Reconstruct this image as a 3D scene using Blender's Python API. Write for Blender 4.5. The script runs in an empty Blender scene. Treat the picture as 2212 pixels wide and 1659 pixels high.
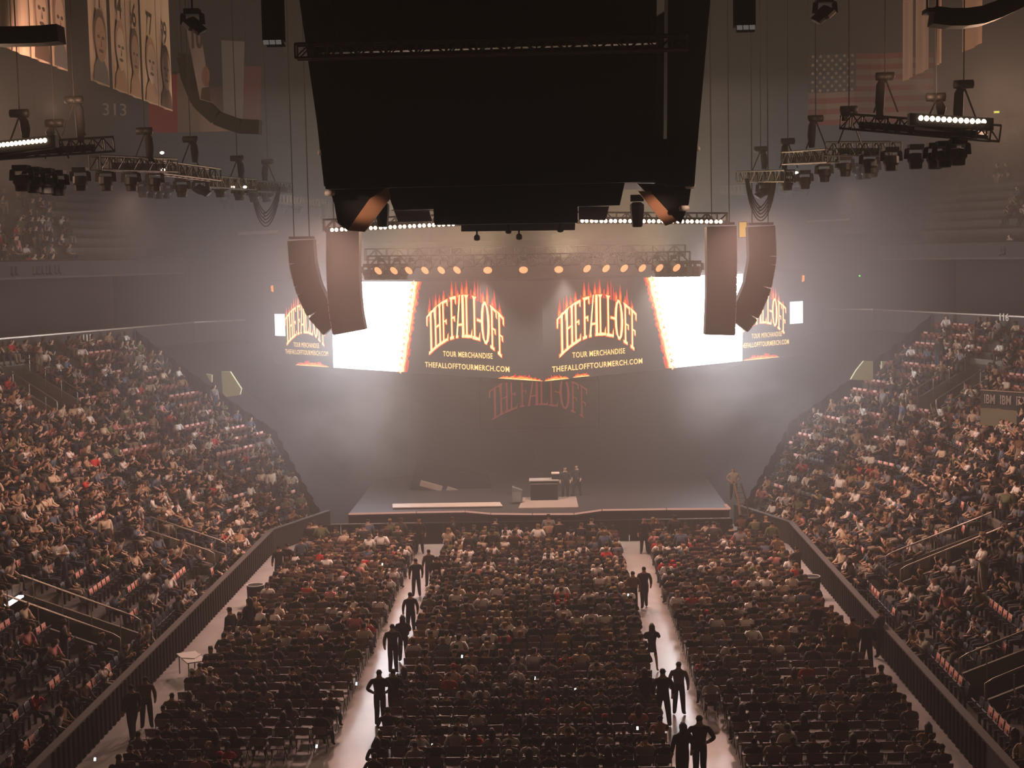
import bpy, bmesh, math, random
import numpy as np
from mathutils import Vector, Matrix
random.seed(7)
RS = np.random.RandomState(11)
SC = bpy.context.scene
COL = SC.collection
PI = math.pi

# ------------------------------------------------------------------ camera
F, CX, CY, H = 3200.0, 1106.0, 829.5, 15.0
yc = np.array([(1185 - CX) / F, -(550 - CY) / F, 1.0]); yc /= np.linalg.norm(yc)
zc = np.array([-.02, 1., 0.]); zc[2] = -(zc[0] * yc[0] + zc[1] * yc[1]) / yc[2]; zc /= np.linalg.norm(zc)
xc = np.cross(zc, yc)
if xc[0] < 0: xc = -xc
R = np.array([xc, yc, zc])            # rows: world axes seen in camera coordinates (right, up, forward)
cam_d = bpy.data.cameras.new('camera'); cam = bpy.data.objects.new('camera', cam_d); COL.objects.link(cam)
cam_d.sensor_width = 36; cam_d.lens = F / 2212 * 36; cam_d.clip_end = 500; cam_d.clip_start = .2
m = Matrix.Identity(4)
for i in range(3):
    m[i][0] = R[i][0]; m[i][1] = R[i][1]; m[i][2] = -R[i][2]
m[2][3] = H
cam.matrix_world = m
SC.camera = cam

def P(px, py, Y):
    """world point at distance Y along the arena seen at pixel px,py"""
    d = np.array([(px - CX) / F, -(py - CY) / F, 1.0]); v = R @ d
    v = v * (Y / v[1]); return Vector((v[0], v[1], v[2] + H))
def proj(p):
    q = np.array([p[0], p[1], p[2] - H]); c = R.T @ q
    return CX + F * c[0] / c[2], CY - F * c[1] / c[2]
def inframe(p, mg=60):
    a, b = proj(p); return -mg < a < 2212 + mg and -mg < b < 1659 + mg

# ------------------------------------------------------------------ world, exposure
W = bpy.data.worlds.new('arena_air'); SC.world = W; W.use_nodes = True
nt = W.node_tree; nt.nodes.clear()
wo = nt.nodes.new('ShaderNodeOutputWorld'); bg = nt.nodes.new('ShaderNodeBackground')
bg.inputs[0].default_value = (0, 0, 0, 1); bg.inputs[1].default_value = 0
vs = nt.nodes.new('ShaderNodeVolumeScatter')
vs.inputs['Color'].default_value = (.95, .93, .92, 1); vs.inputs['Density'].default_value = .0030
vs.inputs['Anisotropy'].default_value = .35
nt.links.new(bg.outputs[0], wo.inputs[0]); nt.links.new(vs.outputs[0], wo.inputs[1])
vsset = SC.view_settings
vsset.view_transform = 'Standard'; vsset.look = 'None'; vsset.gamma = 1; vsset.use_curve_mapping = False
SC.display_settings.display_device = 'sRGB'
vsset.exposure = 0.0
cy = SC.cycles
cy.max_bounces = 3; cy.diffuse_bounces = 1; cy.glossy_bounces = 2; cy.transmission_bounces = 2
cy.volume_bounces = 0; cy.sample_clamp_indirect = 3; cy.sample_clamp_direct = 12
cy.use_denoising = True; cy.use_adaptive_sampling = True; cy.adaptive_threshold = .08; cy.volume_step_rate = 2.5
cy.caustics_reflective = False; cy.caustics_refractive = False

def lamp(name, kind, loc, energy, color, target=None, **kw):
    d = bpy.data.lights.new(name, kind); d.energy = energy; d.color = color
    for k, v in kw.items(): setattr(d, k, v)
    o = bpy.data.objects.new(name, d); COL.objects.link(o); o.location = loc
    if target is not None:
        o.rotation_euler = (Vector(target) - Vector(loc)).to_track_quat('-Z', 'Y').to_euler()
    return o
WARM = (1, .56, .34); SALM = (1, .57, .46)
# wash from the two blinder bars over the stage front, aimed out over the audience
for i, (x, tx, e) in enumerate([(-9.3, -20, 1), (-5.2, -4, .75), (2.4, 1, .75), (8.2, 18, 1)]):
    lamp('blinder_wash', 'SPOT', (x, 71.6, 16.5), 8500 * e, SALM, (tx, 60, 0), spot_size=2.3, spot_blend=.8, shadow_soft_size=.6)
# house wash on the two side stands (from the side trusses)
for s, X0 in ((-1, -1.2), (1, -1.2)):
    lamp('stand_wash', 'SPOT', P(283 if s < 0 else 1825, 412 if s < 0 else 388, 59.5 if s < 0 else 62), 4600 if s < 0 else 3700, (1, .62, .50), (X0 + s * 22, 73, 3), spot_size=1.75, spot_blend=.9, shadow_soft_size=.5)
    lamp('stand_wash', 'SPOT', P(100 if s < 0 else 2040, 405 if s < 0 else 352, 50.5), 1300 if s < 0 else 1000, (1, .62, .50), (X0 + s * 18, 58, 1), spot_size=1.5, spot_blend=.9, shadow_soft_size=.5)

# amber and open-white lights of the stage rig, aimed down and up through the stage haze
for x in (-8, -3.5, .8, 5.5):
    lamp('stage_beam', 'SPOT', (x, 77.4, 13.7), 4800, (1, .84, .74), (x * .8, 84, 0), spot_size=1.5, spot_blend=1, shadow_soft_size=.3)
    lamp('rig_uplight', 'SPOT', (x, 79.5, 14.6), 1600, (1, .74, .42), (x * 1.2, 76, 30), spot_size=2.4, spot_blend=1, shadow_soft_size=.3)

# ------------------------------------------------------------------ materials
MATS = {}
def mat(name, col, rough=.6, metal=0, emit=None, es=0, noise=0, nscale=5, spec=.5):
    if name in MATS: return MATS[name]
    M = bpy.data.materials.new(name); M.use_nodes = True; t = M.node_tree; b = t.nodes['Principled BSDF']
    b.inputs['Base Color'].default_value = (*col, 1); b.inputs['Roughness'].default_value = rough
    b.inputs['Metallic'].default_value = metal; b.inputs['Specular IOR Level'].default_value = spec
    if emit: b.inputs['Emission Color'].default_value = (*emit, 1); b.inputs['Emission Strength'].default_value = es
    if noise:
        tc = t.nodes.new('ShaderNodeTexCoord'); n = t.nodes.new('ShaderNodeTexNoise'); n.inputs['Scale'].default_value = nscale
        n.inputs['Detail'].default_value = 5
        r = t.nodes.new('ShaderNodeValToRGB')
        r.color_ramp.elements[0].color = (*[c * (1 - noise) for c in col], 1); r.color_ramp.elements[1].color = (*[min(1, c * (1 + noise)) for c in col], 1)
        r.color_ramp.elements[0].position = .3; r.color_ramp.elements[1].position = .7
        t.links.new(tc.outputs['Object'], n.inputs['Vector']); t.links.new(n.outputs[0], r.inputs[0]); t.links.new(r.outputs[0], b.inputs['Base Color'])
    MATS[name] = M; return M
def glow(name, col, s):
    """light-giving surface"""
    if name in MATS: return MATS[name]
    M = bpy.data.materials.new(name); M.use_nodes = True; t = M.node_tree; t.nodes.clear()
    o = t.nodes.new('ShaderNodeOutputMaterial'); e = t.nodes.new('ShaderNodeEmission')
    e.inputs[0].default_value = (*col, 1); e.inputs[1].default_value = s
    t.links.new(e.outputs[0], o.inputs[0]); MATS[name] = M; return M
def attr_mat(name, rough=.8):
    M = bpy.data.materials.new(name); M.use_nodes = True; t = M.node_tree; b = t.nodes['Principled BSDF']
    a = t.nodes.new('ShaderNodeAttribute'); a.attribute_name = 'col'
    t.links.new(a.outputs['Color'], b.inputs['Base Color']); b.inputs['Roughness'].default_value = rough
    b.inputs['Specular IOR Level'].default_value = .25
    return M
M_CLOTH = attr_mat('clothes_and_skin', .85)
M_SEAT = attr_mat('moulded_seat', .38)
M_CONC = mat('polished_concrete', (.5, .47, .46), .27, noise=.14, nscale=.7)
M_STEP = mat('terrace_concrete', (.10, .085, .08), .8, noise=.25, nscale=2)
M_WALL = mat('dark_wall', (.06, .052, .05), .85, noise=.2, nscale=.6)
M_SUITE = mat('suite_wall', (.045, .04, .04), .8)
M_BLK = mat('black_steel', (.006, .0055, .0055), .6, spec=.25)
M_BLKM = mat('matte_black', (.008, .008, .009), .85, spec=.2)
M_TRUSS = mat('black_truss', (.010, .009, .009), .5)
M_ALU = mat('bare_aluminium', (.35, .30, .27), .4, metal=.8)
M_RAIL = mat('rail_steel', (.42, .36, .30), .4, metal=.5)
M_PALE = mat('pale_green_wall', (.17, .17, .11), .8)
M_PALE_GLOW = mat('corridor_wall_glow', (.55, .58, .34), .8, emit=(.42, .40, .22), es=.12)  # light on the wall is put in as faint emission
M_LEDB = mat('led_black', (.02, .02, .022), .5)
M_JUM = mat('scoreboard_black', (.006, .006, .008), .6, spec=.3)
M_COPPER = mat('scoreboard_copper_fin', (.62, .33, .2), .5)
M_WHITE = mat('white_paint', (.75, .72, .7), .5)
M_DRAPE = mat('dark_drape', (.028, .024, .024), .95, noise=.3, nscale=3)
M_RED = mat('red_banner', (.28, .03, .03), .85)
M_TAN = mat('tan_banner', (.36, .25, .19), .85)
M_CREAM = mat('cream_banner', (.72, .55, .44), .85)
M_PRINT = mat('banner_print_dark', (.05, .035, .03), .85)
M_FACE = mat('banner_print_face', (.5, .33, .24), .85)
M_HAIRP = mat('banner_print_hair', (.16, .1, .08), .85)
M_GREYB = mat('grey_banner', (.2, .19, .21), .85)
M_NAVY = mat('navy_canton', (.03, .035, .07), .85)
G_WHITE = glow('screen_white', (.93, .94, 1), 16.0)
G_YEL = glow('screen_yellow', (1, .72, .30), 2.4)
G_GOLD = glow('screen_gold', (1, .62, .22), 1.7)
G_ORG = glow('screen_orange', (1, .24, .03), 1.7)
G_RED = glow('screen_red', (.95, .03, .015), .9)
G_DIM = glow('screen_dim_red', (.9, .12, .07), .22)
G_BULB = glow('blinder_bulb', (1, .66, .42), 25)
G_BULB2 = glow('near_bulb', (1, .74, .5), 9)
G_PAR = glow('amber_lens', (1, .33, .14), 1.6)
G_EDGE = glow('stage_edge_light', (1, .50, .38), .55)
G_PHONE = glow('phone_screen', (.85, .95, 1), 3)
G_YSIGN = glow('yellow_sign', (.95, .9, .35), .7)
G_GREEN = glow('green_indicator', (.1, 1, .15), 1.5)

# ------------------------------------------------------------------ helpers
def tag(o, label=None, cat=None, group=None, kind=None):
    if label: o['label'] = label
    if cat: o['category'] = cat
    if group: o['group'] = group
    if kind: o['kind'] = kind
    return o
def link(name, me, parent=None, m=None):
    o = bpy.data.objects.new(name, me); COL.objects.link(o)
    if parent is not None: o.parent = parent
    if m is not None and me is not None and len(me.materials) == 0: me.materials.append(m)
    return o
def empty(name, loc=(0, 0, 0), rz=0):
    o = bpy.data.objects.new(name, None); COL.objects.link(o); o.location = loc; o.rotation_euler = (0, 0, rz)
    o.empty_display_size = .2; return o
def copy_tree(o, parent=None):
    c = o.copy(); COL.objects.link(c); c.parent = parent
    for ch in o.children: copy_tree(ch, c)
    return c
class MB:
    def __init__(s): s.v = []; s.f = []
    def add(s, vs, fs):
        n = len(s.v); s.v += [tuple(v) for v in vs]; s.f += [tuple(i + n for i in f) for f in fs]; return s
    def box(s, c, d, rot=None):
        cx, cy_, cz = c; x, y, z = d[0] / 2, d[1] / 2, d[2] / 2
        vs = [Vector((a * x, b * y, e * z)) for a in (-1, 1) for b in (-1, 1) for e in (-1, 1)]
        if rot is not None: vs = [rot @ v for v in vs]
        vs = [(v[0] + cx, v[1] + cy_, v[2] + cz) for v in vs]
        return s.add(vs, [(0, 1, 3, 2), (4, 6, 7, 5), (0, 4, 5, 1), (2, 3, 7, 6), (0, 2, 6, 4), (1, 5, 7, 3)])
    def bar(s, a, b, w, d=None):
        a, b = Vector(a), Vector(b); d = d or w; L = (b - a).length
        if L < 1e-6: return s
        q = (b - a).to_track_quat('Z', 'Y').to_matrix()
        return s.box((a + b) / 2, (w, d, L), q)
    def tube(s, pts, r, n=6, radii=None, cap=True):
        pts = [Vector(p) for p in pts]; base = len(s.v); vs = []; fs = []
        up = None
        for i, p in enumerate(pts):
            t = (pts[min(i + 1, len(pts) - 1)] - pts[max(i - 1, 0)]).normalized()
            if up is None:
                up = Vector((0, 0, 1)) if abs(t.z) < .9 else Vector((1, 0, 0))
            a = t.cross(up).normalized(); b = a.cross(t).normalized(); up = b
            rr = radii[i] if radii else r
            for k in range(n):
                an = 2 * PI * k / n; vs.append(p + (a * math.cos(an) + b * math.sin(an)) * rr)
        for i in range(len(pts) - 1):
            for k in range(n):
                k2 = (k + 1) % n; fs.append((i * n + k, i * n + k2, (i + 1) * n + k2, (i + 1) * n + k))
        if cap: fs.append(tuple(range(n))[::-1]); fs.append(tuple((len(pts) - 1) * n + k for k in range(n)))
        return s.add(vs, fs)
    def lathe(s, prof, n=12, c=(0, 0, 0), axis='Z'):
        vs = []; fs = []
        for r, z in prof:
            for k in range(n):
                an = 2 * PI * k / n
                v = (r * math.cos(an), r * math.sin(an), z)
                if axis == 'Y': v = (v[0], v[2], v[1])
                if axis == 'X': v = (v[2], v[0], v[1])
                vs.append((v[0] + c[0], v[1] + c[1], v[2] + c[2]))
        for i in range(len(prof) - 1):
            for k in range(n):
                k2 = (k + 1) % n; fs.append((i * n + k, i * n + k2, (i + 1) * n + k2, (i + 1) * n + k))
        fs.append(tuple(range(n))[::-1]); fs.append(tuple((len(prof) - 1) * n + k for k in range(n)))
        return s.add(vs, fs)
    def prism(s, poly, off):
        """poly: 3D points in a plane, extruded by vector off"""
        n = len(poly); off = Vector(off); vs = [Vector(p) for p in poly] + [Vector(p) + off for p in poly]
        fs = [tuple(range(n)), tuple(range(2 * n - 1, n - 1, -1))] + [(i, i + n, (i + 1) % n + n, (i + 1) % n) for i in range(n)]
        return s.add(vs, fs)
    def mesh(s, name='m', m=None, smooth=False):
        me = bpy.data.meshes.new(name); me.from_pydata(s.v, [], s.f); me.update()
        bm = bmesh.new(); bm.from_mesh(me); bmesh.ops.recalc_face_normals(bm, faces=bm.faces); bm.to_mesh(me); bm.free()
        if m: me.materials.append(m)
        if smooth:
            me.polygons.foreach_set('use_smooth', [True] * len(me.polygons))
        return me
    def build(s, name, m, parent=None, smooth=False): return link(name, s.mesh(name, m, smooth), parent)
    def arr(s):
        v = np.array(s.v, float); t = []
        for f in s.f:
            for i in range(1, len(f) - 1): t.append((f[0], f[i], f[i + 1]))
        return v, np.array(t, int)
def build_arrays(name, V, T, C, m, parent=None, smooth=False):
    me = bpy.data.meshes.new(name)
    me.vertices.add(len(V)); me.vertices.foreach_set('co', V.astype(np.float32).ravel())
    me.loops.add(len(T) * 3); me.loops.foreach_set('vertex_index', T.astype(np.int32).ravel())
    me.polygons.add(len(T)); me.polygons.foreach_set('loop_start', np.arange(0, len(T) * 3, 3, dtype=np.int32))
    if smooth: me.polygons.foreach_set('use_smooth', np.ones(len(T), bool))
    at = me.attributes.new('col', 'FLOAT_COLOR', 'FACE')
    at.data.foreach_set('color', np.concatenate([C, np.ones((len(C), 1))], 1).astype(np.float32).ravel())
    me.update(calc_edges=True); me.materials.append(m)
    return link(name, me, parent)
class Batch:
    def __init__(s): s.V = []; s.T = []; s.C = []; s.n = 0
    def add(s, V, T, C, loc, rz, sc=1.0):
        c, n_ = math.cos(rz), math.sin(rz); Q = V * sc
        X = Q[:, 0] * c - Q[:, 1] * n_ + loc[0]; Y = Q[:, 0] * n_ + Q[:, 1] * c + loc[1]
        s.V.append(np.stack([X, Y, Q[:, 2] + loc[2]], 1)); s.T.append(T + s.n); s.C.append(C); s.n += len(V)
    def build(s, name, m): return build_arrays(name, np.concatenate(s.V), np.concatenate(s.T), np.concatenate(s.C), m)
TXT = {}
def text_mesh(s, size=1.0, depth=.01, spacing=1.0, bold=0.0):
    k = (s, size, depth, spacing, bold)
    if k in TXT: return TXT[k]
    cu = bpy.data.curves.new('lettering', 'FONT'); cu.body = s; cu.size = size; cu.extrude = depth; cu.align_x = 'CENTER'; cu.align_y = 'CENTER'
    cu.space_character = spacing; cu.offset = bold; cu.resolution_u = 3
    o = bpy.data.objects.new('lettering', cu); COL.objects.link(o)
    dg = bpy.context.evaluated_depsgraph_get(); me = bpy.data.meshes.new_from_object(o.evaluated_get(dg))
    bpy.data.objects.remove(o); TXT[k] = me; return me
def basis(o, origin, ex, ey, ez):
    M = Matrix.Identity(4)
    for i in range(3): M[i][0] = ex[i]; M[i][1] = ey[i]; M[i][2] = ez[i]; M[i][3] = origin[i]
    o.matrix_local = M

# ------------------------------------------------------------------ large structure
X0 = -1.2
def struct(name, mb, m, parent=None): return tag(mb.build(name, m, parent), kind='structure')
fl = MB(); fl.add([(-75, -10, 0), (75, -10, 0), (75, 135, 0), (-75, 135, 0)], [(0, 1, 2, 3)]); struct('floor', fl, M_CONC)
struct('ceiling', MB().box((0, 62, 36.3), (150, 146, .4)), M_BLKM)
struct('wall_back', MB().box((0, 126, 18), (150, .5, 36)), M_WALL)
tag(MB().box((X0, 101, 8), (62, .3, 16)).build('stage_backdrop', M_DRAPE), 'wide black drape hanging behind the video wall and stage', 'backdrop')
struct('wall_front', MB().box((0, -10, 18), (150, .5, 36)), M_WALL)
T1 = math.tan(math.radians(10.5))
def rowu(k): return .45 + .85 * k
def rowz(k): return .5 + .38 * k + .005 * k * k
NR = 20
class Facet:
    def __init__(s, side, ang, o): 
        s.side = side; a = math.radians(ang); s.a = a
        s.o = Vector((X0 + side * 13.4, o, 0)) if not isinstance(o, Vector) else o
        s.d = Vector((-side * math.sin(a), math.cos(a), 0)); s.n = Vector((side * math.cos(a), math.sin(a), 0))
    def w(s, t, u, z=0): return s.o + s.d * t + s.n * u + Vector((0, 0, z))
    def face(s): return math.atan2(-s.n.y, -s.n.x) - PI / 2     # rotation turning +Y to face the rink
FAC = {}
for side in (-1, 1):
    A = Facet(side, 0, 75); B = Facet(side, 21, 75)
    oC = B.w(14, 0); Cc = Facet(side, 52, Vector(oC)); FAC[side] = (A, B, Cc)
T2 = math.tan(math.radians(15.5))
def trange(i, u):
    if i == 1: return (-u * T1, min(12.4, 5.4 + 1.0 * u) + .2)
    return _trange(i, u)
def _trange(i, u):
    if i == 0: return (-38, u * T1)
    if i == 1: return (-u * T1, 14 + u * T2)
    return (-u * T2, 26)
def hit(px, py, side):
    """where the line of sight meets the lower stand: facet index, t, u"""
    d = R @ np.array([(px - CX) / F, -(py - CY) / F, 1.0])
    for Y in np.arange(38, 115, .1):
        p = d * (Y / d[1]) + np.array([0, 0, H])
        for i in (0, 1, 2):
            f = FAC[side][i]; q = Vector((p[0], p[1], 0)) - f.o; u = q.dot(f.n); t = q.dot(f.d)
            a, b = trange(i, u)
            if u > 0 and a <= t <= b and p[2] < rowz(u / .85): return i, t, u
    return None
# walk-out openings (side, facet, t0, t1, row0, row1)
VOMS = []
for side, px, py, w, k0, k1 in [(-1, 165, 1365, 2.6, 1, 5), (-1, 395, 1195, 2.4, 1, 4), (-1, 90, 850, 2.6, 14, 18),
                                (1, 2000, 1235, 2.6, 2, 6), (1, 2200, 1470, 2.8, 1, 6), (1, 2040, 860, 2.8, 12, 16)]:
    h = hit(px, py, side)
    if h: VOMS.append((side, h[0], h[1] - w / 2, h[1] + w / 2, k0, k1))
    print('vom', side, px, py, h)
for side, nm in ((-1, 'left'), (1, 'right')):
    for i in (0, 1, 2):
        f = FAC[side][i]; mb = MB()
        for k in range(NR):
            u0, u1, z = rowu(k) - .45, rowu(k) + .4, rowz(k)
            if i == 2: break
            ta0, tb0 = trange(i, u0); ta1, tb1 = trange(i, u1)
            cuts = [(v[2], v[3]) for v in VOMS if v[0] == side and v[1] == i and v[4] <= k <= v[5]]
            segs = []; cur = (ta0, ta1)
            for c0, c1 in sorted(cuts): segs.append((cur, (c0, c0))); cur = (c1, c1)
            segs.append((cur, (tb0, tb1)))
            for (a0, a1), (b0, b1) in segs:
                zb = max(0, z - 1.2)
                vs_ = [f.w(a0, u0, zb), f.w(b0, u0, zb), f.w(b1, u1 + .02, zb), f.w(a1, u1 + .02, zb),
                       f.w(a0, u0, z), f.w(b0, u0, z), f.w(b1, u1 + .02, z), f.w(a1, u1 + .02, z)]
                mb.add(vs_, [(0, 3, 2, 1), (4, 5, 6, 7), (0, 1, 5, 4), (1, 2, 6, 5), (2, 3, 7, 6), (3, 0, 4, 7)])
        if i < 2: struct('terrace_' + nm, mb, M_STEP)
        if i > 0:       # smooth dark slope put in place of the seat rows beside the stage
            tp = MB()
            for k in range(0, NR, 3):
                ua, ub = .85 * k, min(17.0, .85 * (k + 3)); (a0, b0), (a1, b1) = _trange(i, ua), _trange(i, ub)
                if i == 1: a0, a1 = trange(1, ua)[1], trange(1, ub)[1]
                tp.add([f.w(a0, ua, rowz(ua / .85) - .5), f.w(b0, ua, rowz(ua / .85) - .5), f.w(b1, ub, rowz(ub / .85) - .5), f.w(a1, ub, rowz(ub / .85) - .5)], [(0, 1, 2, 3)])
            struct('trim_4', tp, M_DRAPE)
        # walls and decks above the lower stand
        def strip(name, prof, m, t_lo=None):
            b = MB()
            for (ua, za), (ub, zb) in zip(prof[:-1], prof[1:]):
                r0, r1 = _trange(i, ua), _trange(i, ub)
                b.add([f.w(r0[0], ua, za), f.w(r0[1], ua, za), f.w(r1[1], ub, zb), f.w(r1[0], ub, zb)], [(0, 1, 2, 3)])
            return struct(name, b, m)
        strip('wall_' + nm, [(17.05, 8), (17.05, 10.95), (17.25, 11.0), (17.25, 10.4), (23.5, 10.4), (23.5, 14.2), (19.4, 14.3)], M_WALL)
        strip('trim_1', [(19.4, 14.3), (19.3, 15.2), (19.5, 15.3)], M_SUITE)
        ud = MB()
        for k in range(16):
            u0 = 19.5 + .85 * k; z0 = 14.8 + .62 * k; r0 = _trange(i, u0); r1 = _trange(i, u0 + .85)
            ud.add([f.w(r0[0], u0, z0 - .62), f.w(r0[1], u0, z0 - .62), f.w(r0[1], u0, z0), f.w(r0[0], u0, z0),
                    f.w(r1[1], u0 + .85, z0), f.w(r1[0], u0 + .85, z0)], [(0, 1, 2, 3), (3, 2, 4, 5)])
        struct('terrace_' + nm, ud, M_STEP)
        strip('wall_' + nm, [(33.1, 24), (33.1, 37)], M_WALL)
        strip('trim_2', [(17.4, 11.0), (17.0, 11.0), (17.0, 10.92)], M_RAIL)
    # dasher wall beside the rink
    for i in (0, 1):
        f = FAC[side][i]; b = MB()
        lo, hi = (-38, 0) if i == 0 else (0, 6)
        b.prism([f.w(lo, -.02, 0), f.w(hi, -.02, 0), f.w(hi, -.02, 1.15), f.w(lo, -.02, 1.15)], -f.n * .14)
        struct('wall_' + nm, b, M_DRAPE)
        c = MB(); c.prism([f.w(lo, .04, 1.15), f.w(hi, .04, 1.15), f.w(hi, .04, 1.2), f.w(lo, .04, 1.2)], -f.n * .26); struct('trim_3', c, M_RAIL if False else mat('dasher_cap', (.085, .07, .065), .7))
    # folds of the drape on the dasher wall
    f = FAC[side][0]; b = MB()
    for t in np.arange(-34, 0, .45):
        b.tube([f.w(t, -.18, .02), f.w(t, -.18, 1.12)], .06, 5)
    tag(b.build('drape_fold', M_DRAPE), 'pleats of black drape along the %s dasher wall' % ('left-hand' if side < 0 else 'right-hand'), 'drape', kind='stuff')
# haze: thicker and thicker towards the stage
def haze(lo, hi, dens, label):
    o = MB().box(((lo[0] + hi[0]) / 2, (lo[1] + hi[1]) / 2, (lo[2] + hi[2]) / 2), (hi[0] - lo[0], hi[1] - lo[1], hi[2] - lo[2])).build('haze', None)
    M = bpy.data.materials.new('haze'); M.use_nodes = True; t = M.node_tree; t.nodes.clear(); out = t.nodes.new('ShaderNodeOutputMaterial'); v = t.nodes.new('ShaderNodeVolumeScatter')
    v.inputs['Color'].default_value = (.95, .93, .92, 1); v.inputs['Density'].default_value = dens; v.inputs['Anisotropy'].default_value = .35
    t.links.new(v.outputs[0], out.inputs['Volume']); o.data.materials.append(M); tag(o, label, 'haze', kind='stuff')
haze((-70, 58, .0), (70, 125, 36), .0018, 'thin haze over the far half of the hall')
haze((-66, 68, .01), (66, 124.5, 35.8), .0013, 'haze hanging around the stage end of the hall')
haze((-24, 77.2, .02), (21, 100, 24), .015, 'thicker haze over the stage itself')
# black curtain closing the stands beside the stage
for side, nm in ((-1, 'left'), (1, 'right')):
    B = FAC[side][1]
    b = MB(); n = 60
    for j in range(n):
        u0, u1 = 17. * j / n, 17. * (j + 1) / n
        tt = lambda u: min(12.2, 5.2 + 1.0 * u)
        off = .12 * math.sin(j * 1.9); off1 = .12 * math.sin((j + 1) * 1.9)
        b.add([B.w(tt(u0) + off, u0, rowz(u0 / .85) - .3), B.w(tt(u1) + off1, u1, rowz(u1 / .85) - .3),
               B.w(tt(u1) + off1, u1, rowz(u1 / .85) + .75), B.w(tt(u0) + off, u0, rowz(u0 / .85) + .75)], [(0, 1, 2, 3)])
    tag(b.build('blackout_curtain', M_DRAPE, smooth=True), 'low black curtain ending the seats at the %s of the stage' % nm, 'curtain')

# walk-out walls and rails
def inst(t, u): return t, u
side_word = {-1: 'left', 1: 'right'}
vlabels = ['walk-out opening low in the left stand with a bright white lamp', 'walk-out opening with rails low in the left stand towards the stage',
           'walk-out opening with pale portal high in the left stand', 'walk-out opening with pale rails in the right stand beside the dasher',
           'walk-out opening at the lower right edge with curved pale rails', 'walk-out with pale wall under the board in the right stand']
for vi, (side, i, t0, t1, k0, k1) in enumerate(VOMS):
    f = FAC[side][i]; root = empty('stand_walkway', f.w((t0 + t1) / 2, rowu(k0), rowz(k0)))
    tag(root, vlabels[vi], 'walkway'); inv = Matrix.Translation(-root.location)
    def part(name, mb, m, par=root, smooth=False):
        o = mb.build(name, m, par, smooth)
        if par is root: o.data.transform(inv)
        return o
    u0, u1 = rowu(k0) - .45, rowu(k1) + .4; zf = max(.06, rowz(k0) - .9)
    part('walkway_floor', MB().prism([f.w(t0, u0, zf), f.w(t1, u0, zf), f.w(t1, u1, zf), f.w(t0, u1, zf)], (0, 0, -.05)), M_STEP)
    for tt in (t0, t1):
        part('side_wall', MB().prism([f.w(tt, u0, zf), f.w(tt, u0, rowz(k0) + .45), f.w(tt, u1, rowz(k1) + .35), f.w(tt, u1, zf)], f.d * .12), mat('walkway_wall', (.13, .11, .08), .7))
        pts = [f.w(tt, u0 - .1, rowz(k0) + .1), f.w(tt, u0 - .1, rowz(k0) + .95), f.w(tt, u0 + .15, rowz(k0) + 1.1), f.w(tt, u1, rowz(k1) + 1.05), f.w(tt, u1 + .1, rowz(k1) + .3)]
        part('handrail', MB().tube(pts, .035, 6), M_RAIL, smooth=True)
        for q in np.linspace(.15, .9, 4):
            u = u0 + (u1 - u0) * q; z = rowz((u - .45) / .85)
            part('rail_post', MB().tube([f.w(tt, u, z + .1), f.w(tt, u, z + 1.08)], .022, 5), M_RAIL)
    part('back_wall', MB().prism([f.w(t0, u1, zf), f.w(t1, u1, zf), f.w(t1, u1, rowz(k1) + .5), f.w(t0, u1, rowz(k1) + .5)], f.n * .12), M_PALE)
    part('doorway', MB().prism([f.w(t0 + .5, u1 - .02, zf), f.w(t1 - .5, u1 - .02, zf), f.w(t1 - .5, u1 - .02, zf + 1.9), f.w(t0 + .5, u1 - .02, zf + 1.9)], -f.n * .04), M_BLKM)
    part('header_beam', MB().prism([f.w(t0 - .1, u1 - .05, rowz(k1) + .5), f.w(t1 + .1, u1 - .05, rowz(k1) + .5), f.w(t1 + .1, u1 - .05, rowz(k1) + .8), f.w(t0 - .1, u1 - .05, rowz(k1) + .8)], f.n * .2), mat('header_grey', (.16, .14, .11), .7))
    if vi == 0:
        o = part('strip_lamp', MB().prism([f.w(t0 + .4, u1 - .35, rowz(k1) + .42), f.w(t1 - .8, u1 - .35, rowz(k1) + .42), f.w(t1 - .8, u1 - .15, rowz(k1) + .42), f.w(t0 + .4, u1 - .15, rowz(k1) + .42)], (0, 0, .07)), glow('tube_lamp', (.95, .93, 1), 1.6)); o['label'] = 'bright white strip lamp'
        o = part('step_light', MB().prism([f.w(t1 - .04, u0 + 1.2, zf + .6), f.w(t1 - .04, u0 + 1.9, zf + .8), f.w(t1 - .04, u0 + 1.9, zf + .88), f.w(t1 - .04, u0 + 1.2, zf + .68)], -f.d * .04), glow('yellow_strip', (1, .8, .05), 1.6)); o['label'] = 'glowing yellow strip'

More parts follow.
